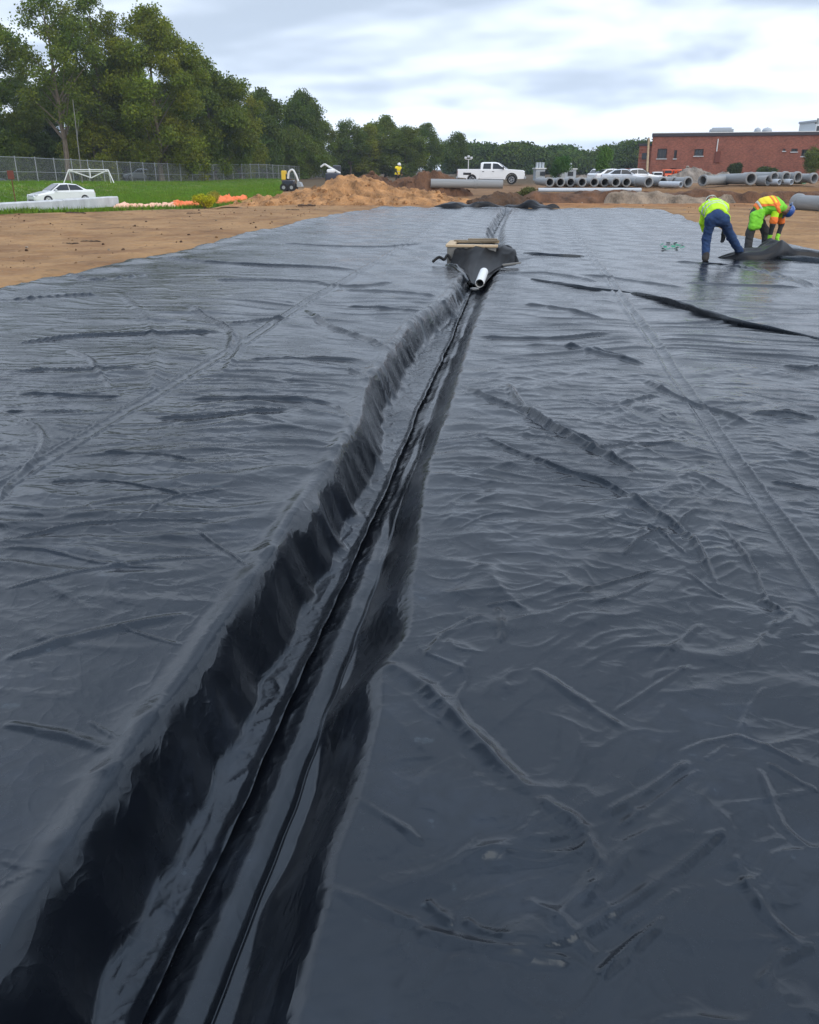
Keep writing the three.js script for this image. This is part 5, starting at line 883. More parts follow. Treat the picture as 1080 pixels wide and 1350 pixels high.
// ---------------------------------------------------------------- the sump box at the trench, its liner boot and the pipe
{
  const b = thing('sump_box', 'grey box with pale timber edges over the trench, half wrapped in black sheet', 'sump box', [-1.07, 0, -17.4]);
  const w = 0.96, h = 0.33, d = 1.1, t = 0.06, plankWood = std([0.36, 0.28, 0.19], 0.85, { map: concTone });
  part('front_wall', box(w, h + 0.3, t, 0, (h - 0.3) / 2, d / 2, 0.008), M.woodGrey, b); part('back_wall', box(w, h + 0.3, t, 0, (h - 0.3) / 2, -d / 2, 0.008), M.woodGrey, b);
  part('side_wall', box(t, h + 0.3, d - t, -w / 2 + t / 2, (h - 0.3) / 2, 0, 0.008), M.woodGrey, b); part('side_wall', box(t, h + 0.3, d - t, w / 2 - t / 2, (h - 0.3) / 2, 0, 0.008), M.woodGrey, b);
  part('timber_edge', box(w + 0.06, 0.045, 0.16, 0, h + 0.023, d / 2 - 0.03, 0.01), M.wood, b); part('timber_edge', box(0.16, 0.045, d - 0.2, -w / 2 + 0.04, h + 0.023, -0.05, 0.01), M.wood, b); part('timber_edge', box(w, 0.045, 0.16, 0.02, h + 0.023, -d / 2 + 0.04, 0.01), M.wood, b);
  part('lid', [box(w - 0.22, 0.03, d - 0.36, 0.04, h - 0.03, -0.02, 0.006)], M.pvc, b);
  part('plank', box(0.92, 0.025, 0.13, 0.06, h + 0.06, -0.30, 0.008).rotateY(0.05), plankWood, b); part('plank', box(0.60, 0.025, 0.12, 0.20, h + 0.086, -0.32, 0.008).rotateY(0.10), plankWood, b);
  // the loose black sheet thrown over its right half and drawn down round the pipe
  const s = thing('liner_boot', 'slack black sheet draped over the sump box and gathered down around the white pipe', 'liner boot'), C = (px, py, z) => atZ(px, py, z);
  const R = [ // rows from the top edge down to the throat: points of the picture with their distance
    [[606, 326, -17.05], [616, 324.5, -17.1], [628, 323.5, -17.15], [642, 323, -17.2], [655, 322.5, -17.3], [668, 325, -17.35], [679, 330, -17.3]],
    [[599, 331, -16.80], [612, 328, -16.79], [626, 327, -16.78], [642, 326, -16.85], [655, 326, -16.95], [669, 329, -17.0], [681, 333, -17.0]],
    [[596, 341, -16.72], [611, 339, -16.62], [626, 337, -16.50], [641, 336, -16.55], [655, 335, -16.72], [669, 337, -16.8], [681, 341, -16.8]],
    [[593, 349, -16.62], [608, 350, -16.35], [623, 349, -16.1], [639, 347, -16.1], [654, 346, -16.35], [669, 347, -16.6], [681, 349, -16.6]],
    [[606, 353.5, -16.0], [614, 357, -15.75], [624, 358, -15.5], [638, 358, -15.45], [648, 357, -15.6], [657, 355, -15.9], [668, 352, -16.25]],
    [[614, 362, -15.2], [619, 365, -15.1], [626, 365, -15.0], [634, 365.5, -14.95], [641, 365, -15.05], [646, 363, -15.2], [652, 359.5, -15.5]],
    [[620, 371, -14.55], [622, 374, -14.5], [627, 376, -14.45], [634, 377, -14.42], [639, 375, -14.5], [642, 371, -14.6], [645, 367, -14.8]],
  ].map((r) => new THREE.CatmullRomCurve3(r.map((p) => C(...p)), false, 'centripetal'));
  const nu = 64, nv = 60, cols = [...Array(nu)].map((_, i) => new THREE.CatmullRomCurve3(R.map((c) => c.getPoint(i / (nu - 1))), false, 'centripetal'));
  part('drape', gridGeo(nu, nv, (u, v, i) => { const p = cols[i].getPoint(v), f = 0.028 * N(u * 6 + 0.8 * v, v * 1.6) + 0.020 * Math.pow(rid(N(u * 5 + v * 2, v * 1.5 + 4)), 2) + 0.004 * N(u * 14, v * 9); return [p.x + f * 0.4, p.y + f, p.z + f * 0.9]; }), M.linerDull, s);
  part('skirt', foldGeo([C(683, 346, -16.6), C(676, 339, -17.1), C(668, 331, -17.6), C(650, 326, -17.9)], () => 0.16, () => 0.10, 41, 0.2, 60, 14), M.linerDull, s);
  part('skirt', foldGeo([C(588, 349.5, -16.7), C(598, 352, -16.3), C(608, 358, -15.7), C(618, 370, -14.7)], () => 0.16, () => 0.07, 44, 0.4, 60, 12), M.liner, s);
  const a = C(632.5, 372, -14.35), e = C(638, 361, -15.3); e.y = a.y + 0.06; a.y -= 0.02;
  pipeThing('short white plastic pipe stub sticking out of the black sheet into the trench', a, e, 0.078, M.pvc, { wall: 0.12 });
  const cl2 = thing('pipe_collar', 'small grey ring lying in the trench below the white pipe stub', 'pipe ring', C(626, 381, -13.95)); part('ring', new THREE.TorusGeometry(0.062, 0.014, 8, 20).rotateX(Math.PI / 2 - 0.3), M.pipe, cl2);
  const q = C(674.5, 350, -16.35), bt = thing('timber_batten', 'thin grey batten under the right edge of the draped black sheet', 'batten', q, 0.28); part('batten', box(0.36, 0.03, 0.06, 0, 0.03, 0, 0.006).rotateZ(0.10), M.woodGrey, bt);
  const kn = thing('sheet_scrap', 'small twisted black scrap at the left corner of the sump box', 'sheet scrap', C(586, 346, -16.7)); part('twist', [tube([V(-0.22, 0.02, 0.1), V(-0.10, 0.10, 0.02), V(0.0, 0.06, 0.05), V(0.06, 0.14, 0), V(0.13, 0.05, 0.04)], 0.028, 7, 30)], M.linerDull, kn);
}

// ---------------------------------------------------------------- people: distance fields joined and meshed
function surfaceNet(f, lo, hi, cell) {
  const n = [0, 1, 2].map((k) => Math.ceil((hi[k] - lo[k]) / cell) + 2), [nx, ny, nz] = n, F = new Float32Array(nx * ny * nz), id = new Int32Array(nx * ny * nz).fill(-1), P = [], I = [];
  const P3 = (i, j, k) => [lo[0] + i * cell, lo[1] + j * cell, lo[2] + k * cell];
  for (let k = 0; k < nz; k++) for (let j = 0; j < ny; j++) for (let i = 0; i < nx; i++) F[i + nx * (j + ny * k)] = f(lo[0] + i * cell, lo[1] + j * cell, lo[2] + k * cell);
  const E = [[0, 1], [0, 2], [0, 4], [1, 3], [1, 5], [2, 3], [2, 6], [3, 7], [4, 5], [4, 6], [5, 7], [6, 7]];
  for (let k = 0; k < nz - 1; k++) for (let j = 0; j < ny - 1; j++) for (let i = 0; i < nx - 1; i++) {
    const v = []; let m = 0;
    for (let c = 0; c < 8; c++) { const q = F[i + (c & 1) + nx * (j + ((c >> 1) & 1) + ny * (k + (c >> 2)))]; v.push(q); if (q < 0) m |= 1 << c; }
    if (m === 0 || m === 255) continue;
    let x = 0, y = 0, z = 0, s = 0;
    for (const [a, b] of E) if ((v[a] < 0) !== (v[b] < 0)) { const t = v[a] / (v[a] - v[b]); x += mix(a & 1, b & 1, t); y += mix((a >> 1) & 1, (b >> 1) & 1, t); z += mix(a >> 2, b >> 2, t); s++; }
    id[i + nx * (j + ny * k)] = P.length / 3; const o = P3(i, j, k); P.push(o[0] + cell * x / s, o[1] + cell * y / s, o[2] + cell * z / s);
  }
  const S = [1, nx, nx * ny];
  for (let k = 1; k < nz - 1; k++) for (let j = 1; j < ny - 1; j++) for (let i = 1; i < nx - 1; i++) {
    const o = i + nx * (j + ny * k);
    for (let a = 0; a < 3; a++) {
      const q = o + S[a]; if ((F[o] < 0) === (F[q] < 0)) continue;
      const u = S[(a + 1) % 3], w = S[(a + 2) % 3], A = id[o], B = id[o - u], C = id[o - u - w], D2 = id[o - w]; if (A < 0 || B < 0 || C < 0 || D2 < 0) continue;
      if (F[o] < 0) I.push(A, B, C, A, C, D2); else I.push(A, C, B, A, D2, C);
    }
  }
  const g = new THREE.BufferGeometry(); g.setAttribute('position', new THREE.BufferAttribute(new Float32Array(P), 3)); g.setIndex(I);
  const U = new Float32Array(P.length / 3 * 2); for (let i = 0; i < P.length / 3; i++) { U[2 * i] = P[3 * i] + P[3 * i + 2]; U[2 * i + 1] = P[3 * i + 1]; } g.setAttribute('uv', new THREE.BufferAttribute(U, 2));
  g.computeVertexNormals(); return g;
}
const capsule = (a, b, ra, rb) => { const dx = b.x - a.x, dy = b.y - a.y, dz = b.z - a.z, l2 = dx * dx + dy * dy + dz * dz + 1e-9; return (x, y, z) => { const px = x - a.x, py = y - a.y, pz = z - a.z; let t = (px * dx + py * dy + pz * dz) / l2; t = t < 0 ? 0 : t > 1 ? 1 : t; const ex = px - dx * t, ey = py - dy * t, ez = pz - dz * t; return Math.sqrt(ex * ex + ey * ey + ez * ez) - (ra + (rb - ra) * t); }; };
const smin = (a, b, k) => { const h = Math.max(k - Math.abs(a - b), 0) / k; return Math.min(a, b) - h * h * k * 0.25; };
function field(bones, grow = 0, k = 0.05) { const fs = bones.map(([a, b, ra, rb]) => capsule(a, b, ra + grow, (rb ?? ra) + grow)); return (x, y, z) => { let d = 1e3; for (const f of fs) d = smin(d, f(x, y, z), k); return d; }; }
function bounds(bones, pad) { const lo = [1e9, 1e9, 1e9], hi = [-1e9, -1e9, -1e9]; for (const [a, b, ra, rb] of bones) for (const [p, r] of [[a, ra], [b, rb ?? ra]]) ['x', 'y', 'z'].forEach((c, i) => { lo[i] = Math.min(lo[i], p[c] - r - pad); hi[i] = Math.max(hi[i], p[c] + r + pad); }); return [lo, hi]; }
const netOf = (bones, grow, cell, cut, k) => { const f = field(bones, grow, k), [lo, hi] = bounds(bones, grow + 0.05); return surfaceNet(cut ? (x, y, z) => Math.max(f(x, y, z), cut(x, y, z)) : f, lo, hi, cell); };
function handGeo(wrist, towards, palmNormal, grow = 0, curl = 0.5) {   // a palm, four fingers of their own length, and a thumb from its side
  const d = towards.clone().sub(wrist).normalize(), n = palmNormal.clone().addScaledVector(d, -palmNormal.dot(d)).normalize(), s = d.clone().cross(n), at3 = (a, b, c) => wrist.clone().addScaledVector(d, a).addScaledVector(s, b).addScaledVector(n, c);
  const B = [[at3(0, 0, 0), at3(0.03, 0, 0), 0.026, 0.028]];
  for (const [o, l] of [[-0.030, 0.070], [-0.010, 0.080], [0.011, 0.076], [0.031, 0.060]]) {
    B.push([at3(0.02, o * 0.6, 0), at3(0.085, o, 0.0), 0.016, 0.0125]);
    const a = at3(0.085, o, 0), c1 = curl * 0.8, c2 = curl * 1.9; const b = a.clone().addScaledVector(d, Math.cos(c1) * l * 0.5).addScaledVector(n, Math.sin(c1) * l * 0.5), c = b.clone().addScaledVector(d, Math.cos(c2) * l * 0.5).addScaledVector(n, Math.sin(c2) * l * 0.5);
    B.push([a, b, 0.0100, 0.0092], [b, c, 0.0092, 0.0080]);
  }
  const t0 = at3(0.025, -0.025, 0.004), t1 = at3(0.06, -0.056, 0.018), t2 = at3(0.092, -0.062, 0.036); B.push([t0, t1, 0.014, 0.0115], [t1, t2, 0.0110, 0.0092]);
  return netOf(B, grow, 0.0045, null, 0.010);
}
function headGeo(c, up, face, hair) {                                  // c: centre of the skull
  const r = up.clone().cross(face).normalize(), at3 = (a, b, d) => c.clone().addScaledVector(r, a).addScaledVector(up, b).addScaledVector(face, d);
  const B = [[at3(0, 0.025, -0.018), at3(0, 0.03, 0.012), 0.082, 0.080], [at3(0, -0.04, 0.02), at3(0, -0.085, 0.055), 0.062, 0.036], [at3(-0.03, -0.05, 0.035), at3(0.03, -0.05, 0.035), 0.042]], f0 = field(B, 0, 0.05);
  const nose = capsule(at3(0, 0.01, 0.088), at3(0, -0.035, 0.108), 0.009, 0.014), lips = capsule(at3(-0.018, -0.067, 0.084), at3(0.018, -0.067, 0.084), 0.008, 0.008), ears = [-1, 1].map((s) => capsule(at3(s * 0.080, 0.02, -0.01), at3(s * 0.077, -0.03, -0.002), 0.014, 0.010)), eyes = [-1, 1].map((s) => capsule(at3(s * 0.031, 0.004, 0.082), at3(s * 0.033, 0.004, 0.082), 0.013, 0.013)), brow = capsule(at3(-0.045, 0.022, 0.082), at3(0.045, 0.022, 0.082), 0.010, 0.010);
  const f = (x, y, z) => { let d = f0(x, y, z); for (const s of eyes) d = Math.max(d, -s(x, y, z) * 0.8 - 0.004); d = smin(d, nose(x, y, z), 0.015); d = smin(d, lips(x, y, z), 0.01); d = smin(d, brow(x, y, z), 0.015); for (const e of ears) d = smin(d, e(x, y, z), 0.01); return d; };
  const [lo, hi] = bounds(B, 0.06), g = [surfaceNet(f, lo, hi, 0.006)];
  for (const s of [-1, 1]) g.push(new THREE.SphereGeometry(0.0115, 8, 6).translate(...at3(s * 0.031, 0.004, 0.076).toArray()));
  return g;
}
const skin = std([0.36, 0.20, 0.13], 0.6), denimTone = tex(256, (u, v) => { const k = 1 + 0.5 * fbmP(u * 6, v * 6, 6, 4) + 0.25 * fbmP(u * 60, v * 30, 60, 2, 30); return [0.016 * k, 0.045 * k, 0.125 * k]; }, 0.5), denim = std(null, 0.9, { map: denimTone });
const greyCloth = std([0.085, 0.085, 0.09], 0.92, { map: concTone }), limeCloth = std([0.50, 0.86, 0.012], 0.7, { sheen: 0.3 }), greenCloth = std([0.20, 0.62, 0.03], 0.75), orangeCloth = std([0.90, 0.20, 0.03], 0.7), tapeCloth = std([0.52, 0.58, 0.50], 0.4), darkCloth = std([0.025, 0.027, 0.03], 0.85), boot = std([0.03, 0.025, 0.022], 0.75), hatBlue = std([0.012, 0.075, 0.32], 0.3, { clearcoat: 0.5 }), hatWhite = std([0.75, 0.77, 0.78], 0.4), yellowCloth = std([0.86, 0.70, 0.03], 0.7), limeGlove = std([0.30, 0.75, 0.03], 0.7);
const wrinkle = (x, y, z, a) => a * (1.3 * N(x * 9 + y * 5, y * 13 + z * 9) + N(x * 16 + y * 7, y * 24 + z * 13) + 0.5 * N(x * 31, y * 44 + z * 30));
function garment(name, bones, grow, mat, parent, cut, k = 0.06, wr = 0.006, cell = 0.014) { const f = field(bones, grow, k), [lo, hi] = bounds(bones, grow + 0.06); return part(name, surfaceNet((x, y, z) => { const d = f(x, y, z) + wrinkle(x, y, z, wr); return cut ? Math.max(d, cut(x, y, z)) : d; }, lo, hi, cell), mat, parent); }
const slab = (p, n, a, b) => { const m = n.clone().normalize(); return (x, y, z) => { const d = (x - p.x) * m.x + (y - p.y) * m.y + (z - p.z) * m.z; return Math.max(a - d, d - b); }; };

function bodyBones(J) {
  const leg = (s) => [[J['hip' + s], J['knee' + s], 0.088, 0.058], [J['knee' + s], J['ankle' + s], 0.060, 0.040], [J['ankle' + s], J['toe' + s], 0.042, 0.032]], arm = (s) => [[J['shoulder' + s], J['elbow' + s], 0.054, 0.042], [J['elbow' + s], J['wrist' + s], 0.043, 0.028]];
  const torso = [[J.hipL, J.hipR, 0.105, 0.105], [J.pelvis, J.waist, 0.125, 0.122], [J.waist, J.chest, 0.122, 0.135], [J.shoulderL, J.shoulderR, 0.075, 0.075], [J.chest, J.neck, 0.12, 0.058], [J.chest.clone().lerp(J.shoulderL, 0.5), J.waist.clone().lerp(J.hipL, 0.35), 0.105, 0.10], [J.chest.clone().lerp(J.shoulderR, 0.5), J.waist.clone().lerp(J.hipR, 0.35), 0.105, 0.10]];
  return { legs: [...leg('L'), ...leg('R')], legL: leg('L'), legR: leg('R'), armL: arm('L'), armR: arm('R'), torso, neck: [[J.neck, J.head, 0.056, 0.056]] };
}
function shoeBones(J, s) { const a = J['ankle' + s], t = J['toe' + s], d = t.clone().sub(a).setY(0).normalize(), heel = a.clone().addScaledVector(d, -0.045); return [[heel.clone().setY(t.y), t, 0.044, 0.042], [a, a.clone().lerp(t, 0.5).setY(t.y + 0.02), 0.052, 0.046], [a.clone().setY(a.y + 0.06), a, 0.054, 0.052]]; }
function hat(parent, c, up, face, mat, brim, grow = 1) {
  const r = up.clone().cross(face).normalize(), m = new THREE.Matrix4().makeBasis(r, up, face).setPosition(c.clone().addScaledVector(up, 0.035)), pr = [[0.001, 0.108], [0.04, 0.104], [0.08, 0.082], [0.102, 0.045], [0.108, 0.0], [0.112, -0.006], [0.104, -0.006]].map((p) => [p[0] * grow, p[1] * grow]);
  const h = part('hat', lathe(pr, 28).applyMatrix4(m), mat, parent);
  part('brim', lathe([[0.104 * grow, 0.002], [0.104 * grow + brim, -0.008], [0.104 * grow + brim, -0.013], [0.104 * grow, -0.007], [0.104 * grow, 0.002]], 28).scale(1, 1, 1.12).applyMatrix4(m), mat, h);
  if (brim < 0.02) part('visor', new THREE.SphereGeometry(0.085, 14, 6, 0, Math.PI * 2, 0, 0.5).scale(0.9, 0.5, 1.0).translate(0, -0.045, 0.125).applyMatrix4(m), mat, h);
  part('ridge', new THREE.TorusGeometry(0.104 * grow, 0.007, 6, 16, Math.PI * 0.8).rotateY(Math.PI / 2).rotateX(-0.3).translate(0, 0.003, 0).applyMatrix4(m), mat, h);
  return h;
}
const Q = (px, py, z) => atZ(px, py, z), sheetY = (p, y) => { p.y = liner(p.x, p.z) + y; return p; };
{ // the worker in jeans, seen from behind, bending forward away from the camera
  const z = -18.25, J = { hipL: Q(937.5, 290, z), hipR: Q(953.5, 290, z - 0.05), pelvis: Q(945.5, 286, z), waist: Q(944, 279, z - 0.25), chest: Q(941.5, 274, z - 0.52), neck: Q(940, 269.5, z - 0.70), head: Q(939, 267.5, z - 0.80), shoulderL: Q(929.5, 276, z - 0.55), shoulderR: Q(954, 275, z - 0.55), elbowL: Q(926.5, 293, z - 0.62), wristL: Q(931, 309, z - 0.70), elbowR: Q(957.5, 296, z - 0.55), wristR: Q(953.5, 309, z - 0.42), kneeL: Q(931.5, 315, z - 0.06), kneeR: Q(964.5, 313, z - 0.32), ankleL: sheetY(Q(930, 341, z + 0.05), 0.085), ankleR: sheetY(Q(976.5, 338, z - 0.55), 0.085) };
  J.toeL = sheetY(J.ankleL.clone().add(V(0.05, 0, -0.17)), 0.04); J.toeR = sheetY(J.ankleR.clone().add(V(0.12, 0, -0.13)), 0.04);
  const w = thing('person', 'person in lime safety jacket, white cap and blue jeans bending over, seen from behind', 'person', J.pelvis.clone().setY(0)), off = w.position.clone(); for (const k of Object.keys(J)) J[k] = J[k].clone().sub(off);
  const B = bodyBones(J), up = V(0, 0.30, -0.95).normalize(), face = V(0, -0.95, -0.30).normalize();
  part('body', [netOf([...B.torso, ...B.legs, ...B.armL, ...B.armR, ...B.neck], -0.012, 0.014), ...headGeo(J.head.clone().addScaledVector(up, 0.07), up, face)], skin, w);
  const pel = J.pelvis, tdir = J.chest.clone().sub(J.pelvis);
  garment('jeans', [...B.legL.slice(0, 2), ...B.legR.slice(0, 2), B.torso[0], B.torso[1]].map(([a, b, r1, r2], i) => [a, b, r1 + (i === 1 || i === 3 ? 0.012 : 0.004), (r2 ?? r1) + (i === 1 || i === 3 ? 0.020 : 0.010)]), 0.016, denim, w, (x, y, q) => Math.max(Math.min(J.ankleL.y, J.ankleR.y) + 0.02 - y, Math.min(y - pel.y + 0.12, ((x - pel.x) * tdir.x + (y - pel.y) * tdir.y + (q - pel.z) * tdir.z) / tdir.length() - 0.12)), 0.05, 0.007);
  const jk = garment('jacket', [...B.torso.slice(1), ...B.torso.slice(0, 1)], 0.042, limeCloth, w, (x, y, q) => -((x - pel.x) * tdir.x + (y - pel.y) * tdir.y + (q - pel.z) * tdir.z) / tdir.length() + 0.03, 0.08, 0.008);
  for (const s of ['L', 'R']) garment('sleeve', [B['arm' + s][0], [J['elbow' + s], J['elbow' + s].clone().lerp(J['wrist' + s], s === 'L' ? 0.6 : 0.25), 0.046, 0.042]], 0.022, limeCloth, jk, null, 0.05, 0.006);
  for (const t of [0.50, 0.80]) { const p = pel.clone().addScaledVector(tdir, t); garment('reflective_band', B.torso, 0.050, tapeCloth, jk, slab(p, tdir, -0.020, 0.020), 0.08, 0.008, 0.011); }
  for (const s of [-1, 1]) garment('reflective_band', B.torso, 0.049, tapeCloth, jk, (x, y, q) => Math.max(Math.abs(x - J.chest.x - s * 0.125) - 0.017, pel.clone().addScaledVector(tdir, 0.8).z < q ? 1 : -1, J.chest.y - y), 0.08, 0.008, 0.011);
  garment('collar', [[J.neck.clone().lerp(J.chest, 0.15), J.neck.clone().lerp(J.head, 0.45), 0.076, 0.070]], 0.012, darkCloth, jk, null, 0.03, 0.003, 0.01);
  for (const s of ['L', 'R']) { part('boot', netOf(shoeBones(J, s), 0.012, 0.010, null, 0.04), boot, w); }
  part('glove', handGeo(J.wristR, J.wristR.clone().add(V(0.02, -0.2, 0.02)), V(-0.5, 0, 0.4), 0.006, 0.35), darkCloth, w); part('glove', handGeo(J.wristL, J.wristL.clone().add(V(0.05, -0.2, 0)), V(0.6, 0, 0.3), 0.006, 0.4), darkCloth, w);
  for (const s of ['L', 'R']) garment('cuff', [[J['wrist' + s].clone().lerp(J['elbow' + s], 0.30), J['wrist' + s], 0.040, 0.036]], 0.006, s === 'R' ? darkCloth : limeCloth, w, null, 0.03, 0.003, 0.01);
  hat(w, J.head.clone().addScaledVector(up, 0.085), up, face, hatWhite, 0.008, 1.04);
}
{ // the worker in orange and lime, seen from the side, reaching down to the loose sheet
  const z = -20.25, J = { hipL: Q(996, 285, z + 0.10), hipR: Q(999, 285, z - 0.12), pelvis: Q(998, 281, z), waist: Q(1007.5, 271.5, z), chest: Q(1020, 269.5, z), neck: Q(1031, 273.5, z), head: Q(1035, 275.5, z), shoulderL: Q(1023.5, 275, z + 0.19), shoulderR: Q(1027, 273, z - 0.19), elbowL: Q(1019, 296, z + 0.24), wristL: Q(1014.5, 314, z + 0.20), elbowR: Q(1030.5, 296, z - 0.22), wristR: Q(1024.5, 314, z - 0.05), kneeL: Q(989, 307, z + 0.12), kneeR: Q(1009.5, 305, z - 0.16), ankleL: sheetY(Q(985.5, 331, z + 0.12), 0.085), ankleR: sheetY(Q(1009, 329, z - 0.20), 0.085) };
  J.toeL = sheetY(J.ankleL.clone().add(V(0.18, 0, 0.03)), 0.04); J.toeR = sheetY(J.ankleR.clone().add(V(0.18, 0, -0.02)), 0.04);
  const w = thing('person', 'person in orange and lime vest and blue helmet bending over the loose black sheet', 'person', J.pelvis.clone().setY(0)), off = w.position.clone(); for (const k of Object.keys(J)) J[k] = J[k].clone().sub(off);
  const B = bodyBones(J), up = V(0.86, -0.40, 0.05).normalize(), face = V(-0.40, -0.86, 0.05); face.addScaledVector(up, -face.dot(up)).normalize();
  part('body', [netOf([...B.torso, ...B.legs, ...B.armL, ...B.armR, ...B.neck], -0.012, 0.014), ...headGeo(J.head.clone().addScaledVector(up, 0.06), up, face)], skin, w);
  const pel = J.pelvis, wd = J.waist.clone().sub(J.pelvis), tdir = J.chest.clone().sub(J.pelvis);
  garment('trousers', [...B.legL.slice(0, 2), ...B.legR.slice(0, 2), B.torso[0], B.torso[1]].map(([a, b, r1, r2], i) => [a, b, r1 + (i === 1 || i === 3 ? 0.014 : 0.004), (r2 ?? r1) + (i === 1 || i === 3 ? 0.026 : 0.012)]), 0.014, greyCloth, w, (x, y, q) => Math.max(Math.min(J.ankleL.y, J.ankleR.y) - 0.03 - y, ((x - pel.x) * wd.x + (y - pel.y) * wd.y) / wd.length() - 0.10), 0.05, 0.007);
  const sh = garment('shirt', [...B.torso], 0.026, greenCloth, w, (x, y, q) => -((x - pel.x) * tdir.x + (y - pel.y) * tdir.y) / tdir.length() - 0.02, 0.08, 0.007);
  garment('shirt_tail', [[Q(995, 284, z + 0.14).sub(off), Q(992, 299, z + 0.20).sub(off), 0.085, 0.075], [Q(1003, 280, z + 0.15).sub(off), Q(999, 298, z + 0.20).sub(off), 0.085, 0.07]], 0.012, greenCloth, sh, null, 0.06, 0.008);
  for (const s of ['L', 'R']) garment('sleeve', [[J['shoulder' + s], J['shoulder' + s].clone().lerp(J['elbow' + s], 0.80), 0.070, 0.062]], 0.014, limeCloth, sh, null, 0.05, 0.006);
  const vs = garment('vest', B.torso, 0.040, orangeCloth, w, (x, y, q) => { const t = ((x - pel.x) * tdir.x + (y - pel.y) * tdir.y) / tdir.lengthSq(), side = q - pel.z; return Math.max(-t * 0.4 - 0.01, (t - 1.22) * 0.4, Math.min(0.06 - Math.abs(side) > 0 ? -1 : 0.1, y > J.waist.y - 0.02 + 0.03 * t ? -1 : 0.1, t < 0.16 ? -1 : 0.1, Math.abs(t - 0.98) < 0.12 ? -1 : 0.1)); }, 0.08, 0.007);
  garment('yellow_panel', B.torso, 0.047, yellowCloth, vs, (x, y, q) => { const t = ((x - pel.x) * tdir.x + (y - pel.y) * tdir.y) / tdir.lengthSq(); return Math.max((0.30 - t) * 0.4, (t - 1.12) * 0.4, J.waist.y + 0.045 - y + 0.12 * Math.max(0, t - 0.8)); }, 0.08, 0.007, 0.012);
  for (const t of [0.22, 0.96]) garment('reflective_band', B.torso, 0.050, t > 0.5 ? orangeCloth : tapeCloth, vs, slab(pel.clone().addScaledVector(tdir, t), tdir, -0.022, 0.022), 0.08, 0.007, 0.011);
  for (const s of ['L', 'R']) garment('armhole_band', [[J['shoulder' + s].clone().lerp(J['elbow' + s], 0.66), J['shoulder' + s].clone().lerp(J['elbow' + s], 0.80), 0.070, 0.068]], 0.018, orangeCloth, sh, null, 0.03, 0.004, 0.011);
  for (const s of ['L', 'R']) { garment('undersleeve', [[J['shoulder' + s].clone().lerp(J['elbow' + s], 0.6), J['elbow' + s], 0.05, 0.046], [J['elbow' + s], J['elbow' + s].clone().lerp(J['wrist' + s], 0.92), 0.046, 0.036]], 0.008, darkCloth, w, null, 0.04, 0.004, 0.011); part('boot', netOf(shoeBones(J, s), 0.012, 0.010, null, 0.04), boot, w); part('glove', handGeo(J['wrist' + s], J['wrist' + s].clone().add(V(0.03, -0.2, 0.02)), V(-0.6, 0, s === 'L' ? -0.4 : 0.4), 0.006, 0.7), limeGlove, w); garment('glove_cuff', [[J['wrist' + s].clone().lerp(J['elbow' + s], 0.22), J['wrist' + s], 0.042, 0.036]], 0.006, limeGlove, w, null, 0.03, 0.003, 0.01); }
  garment('collar', [[J.neck.clone().lerp(J.chest, 0.1), J.neck.clone().lerp(J.head, 0.55), 0.082, 0.076]], 0.012, greenCloth, sh, null, 0.03, 0.003, 0.01);
  hat(w, J.head.clone().addScaledVector(up, 0.040), up, face, hatBlue, 0.036, 1.30);
}
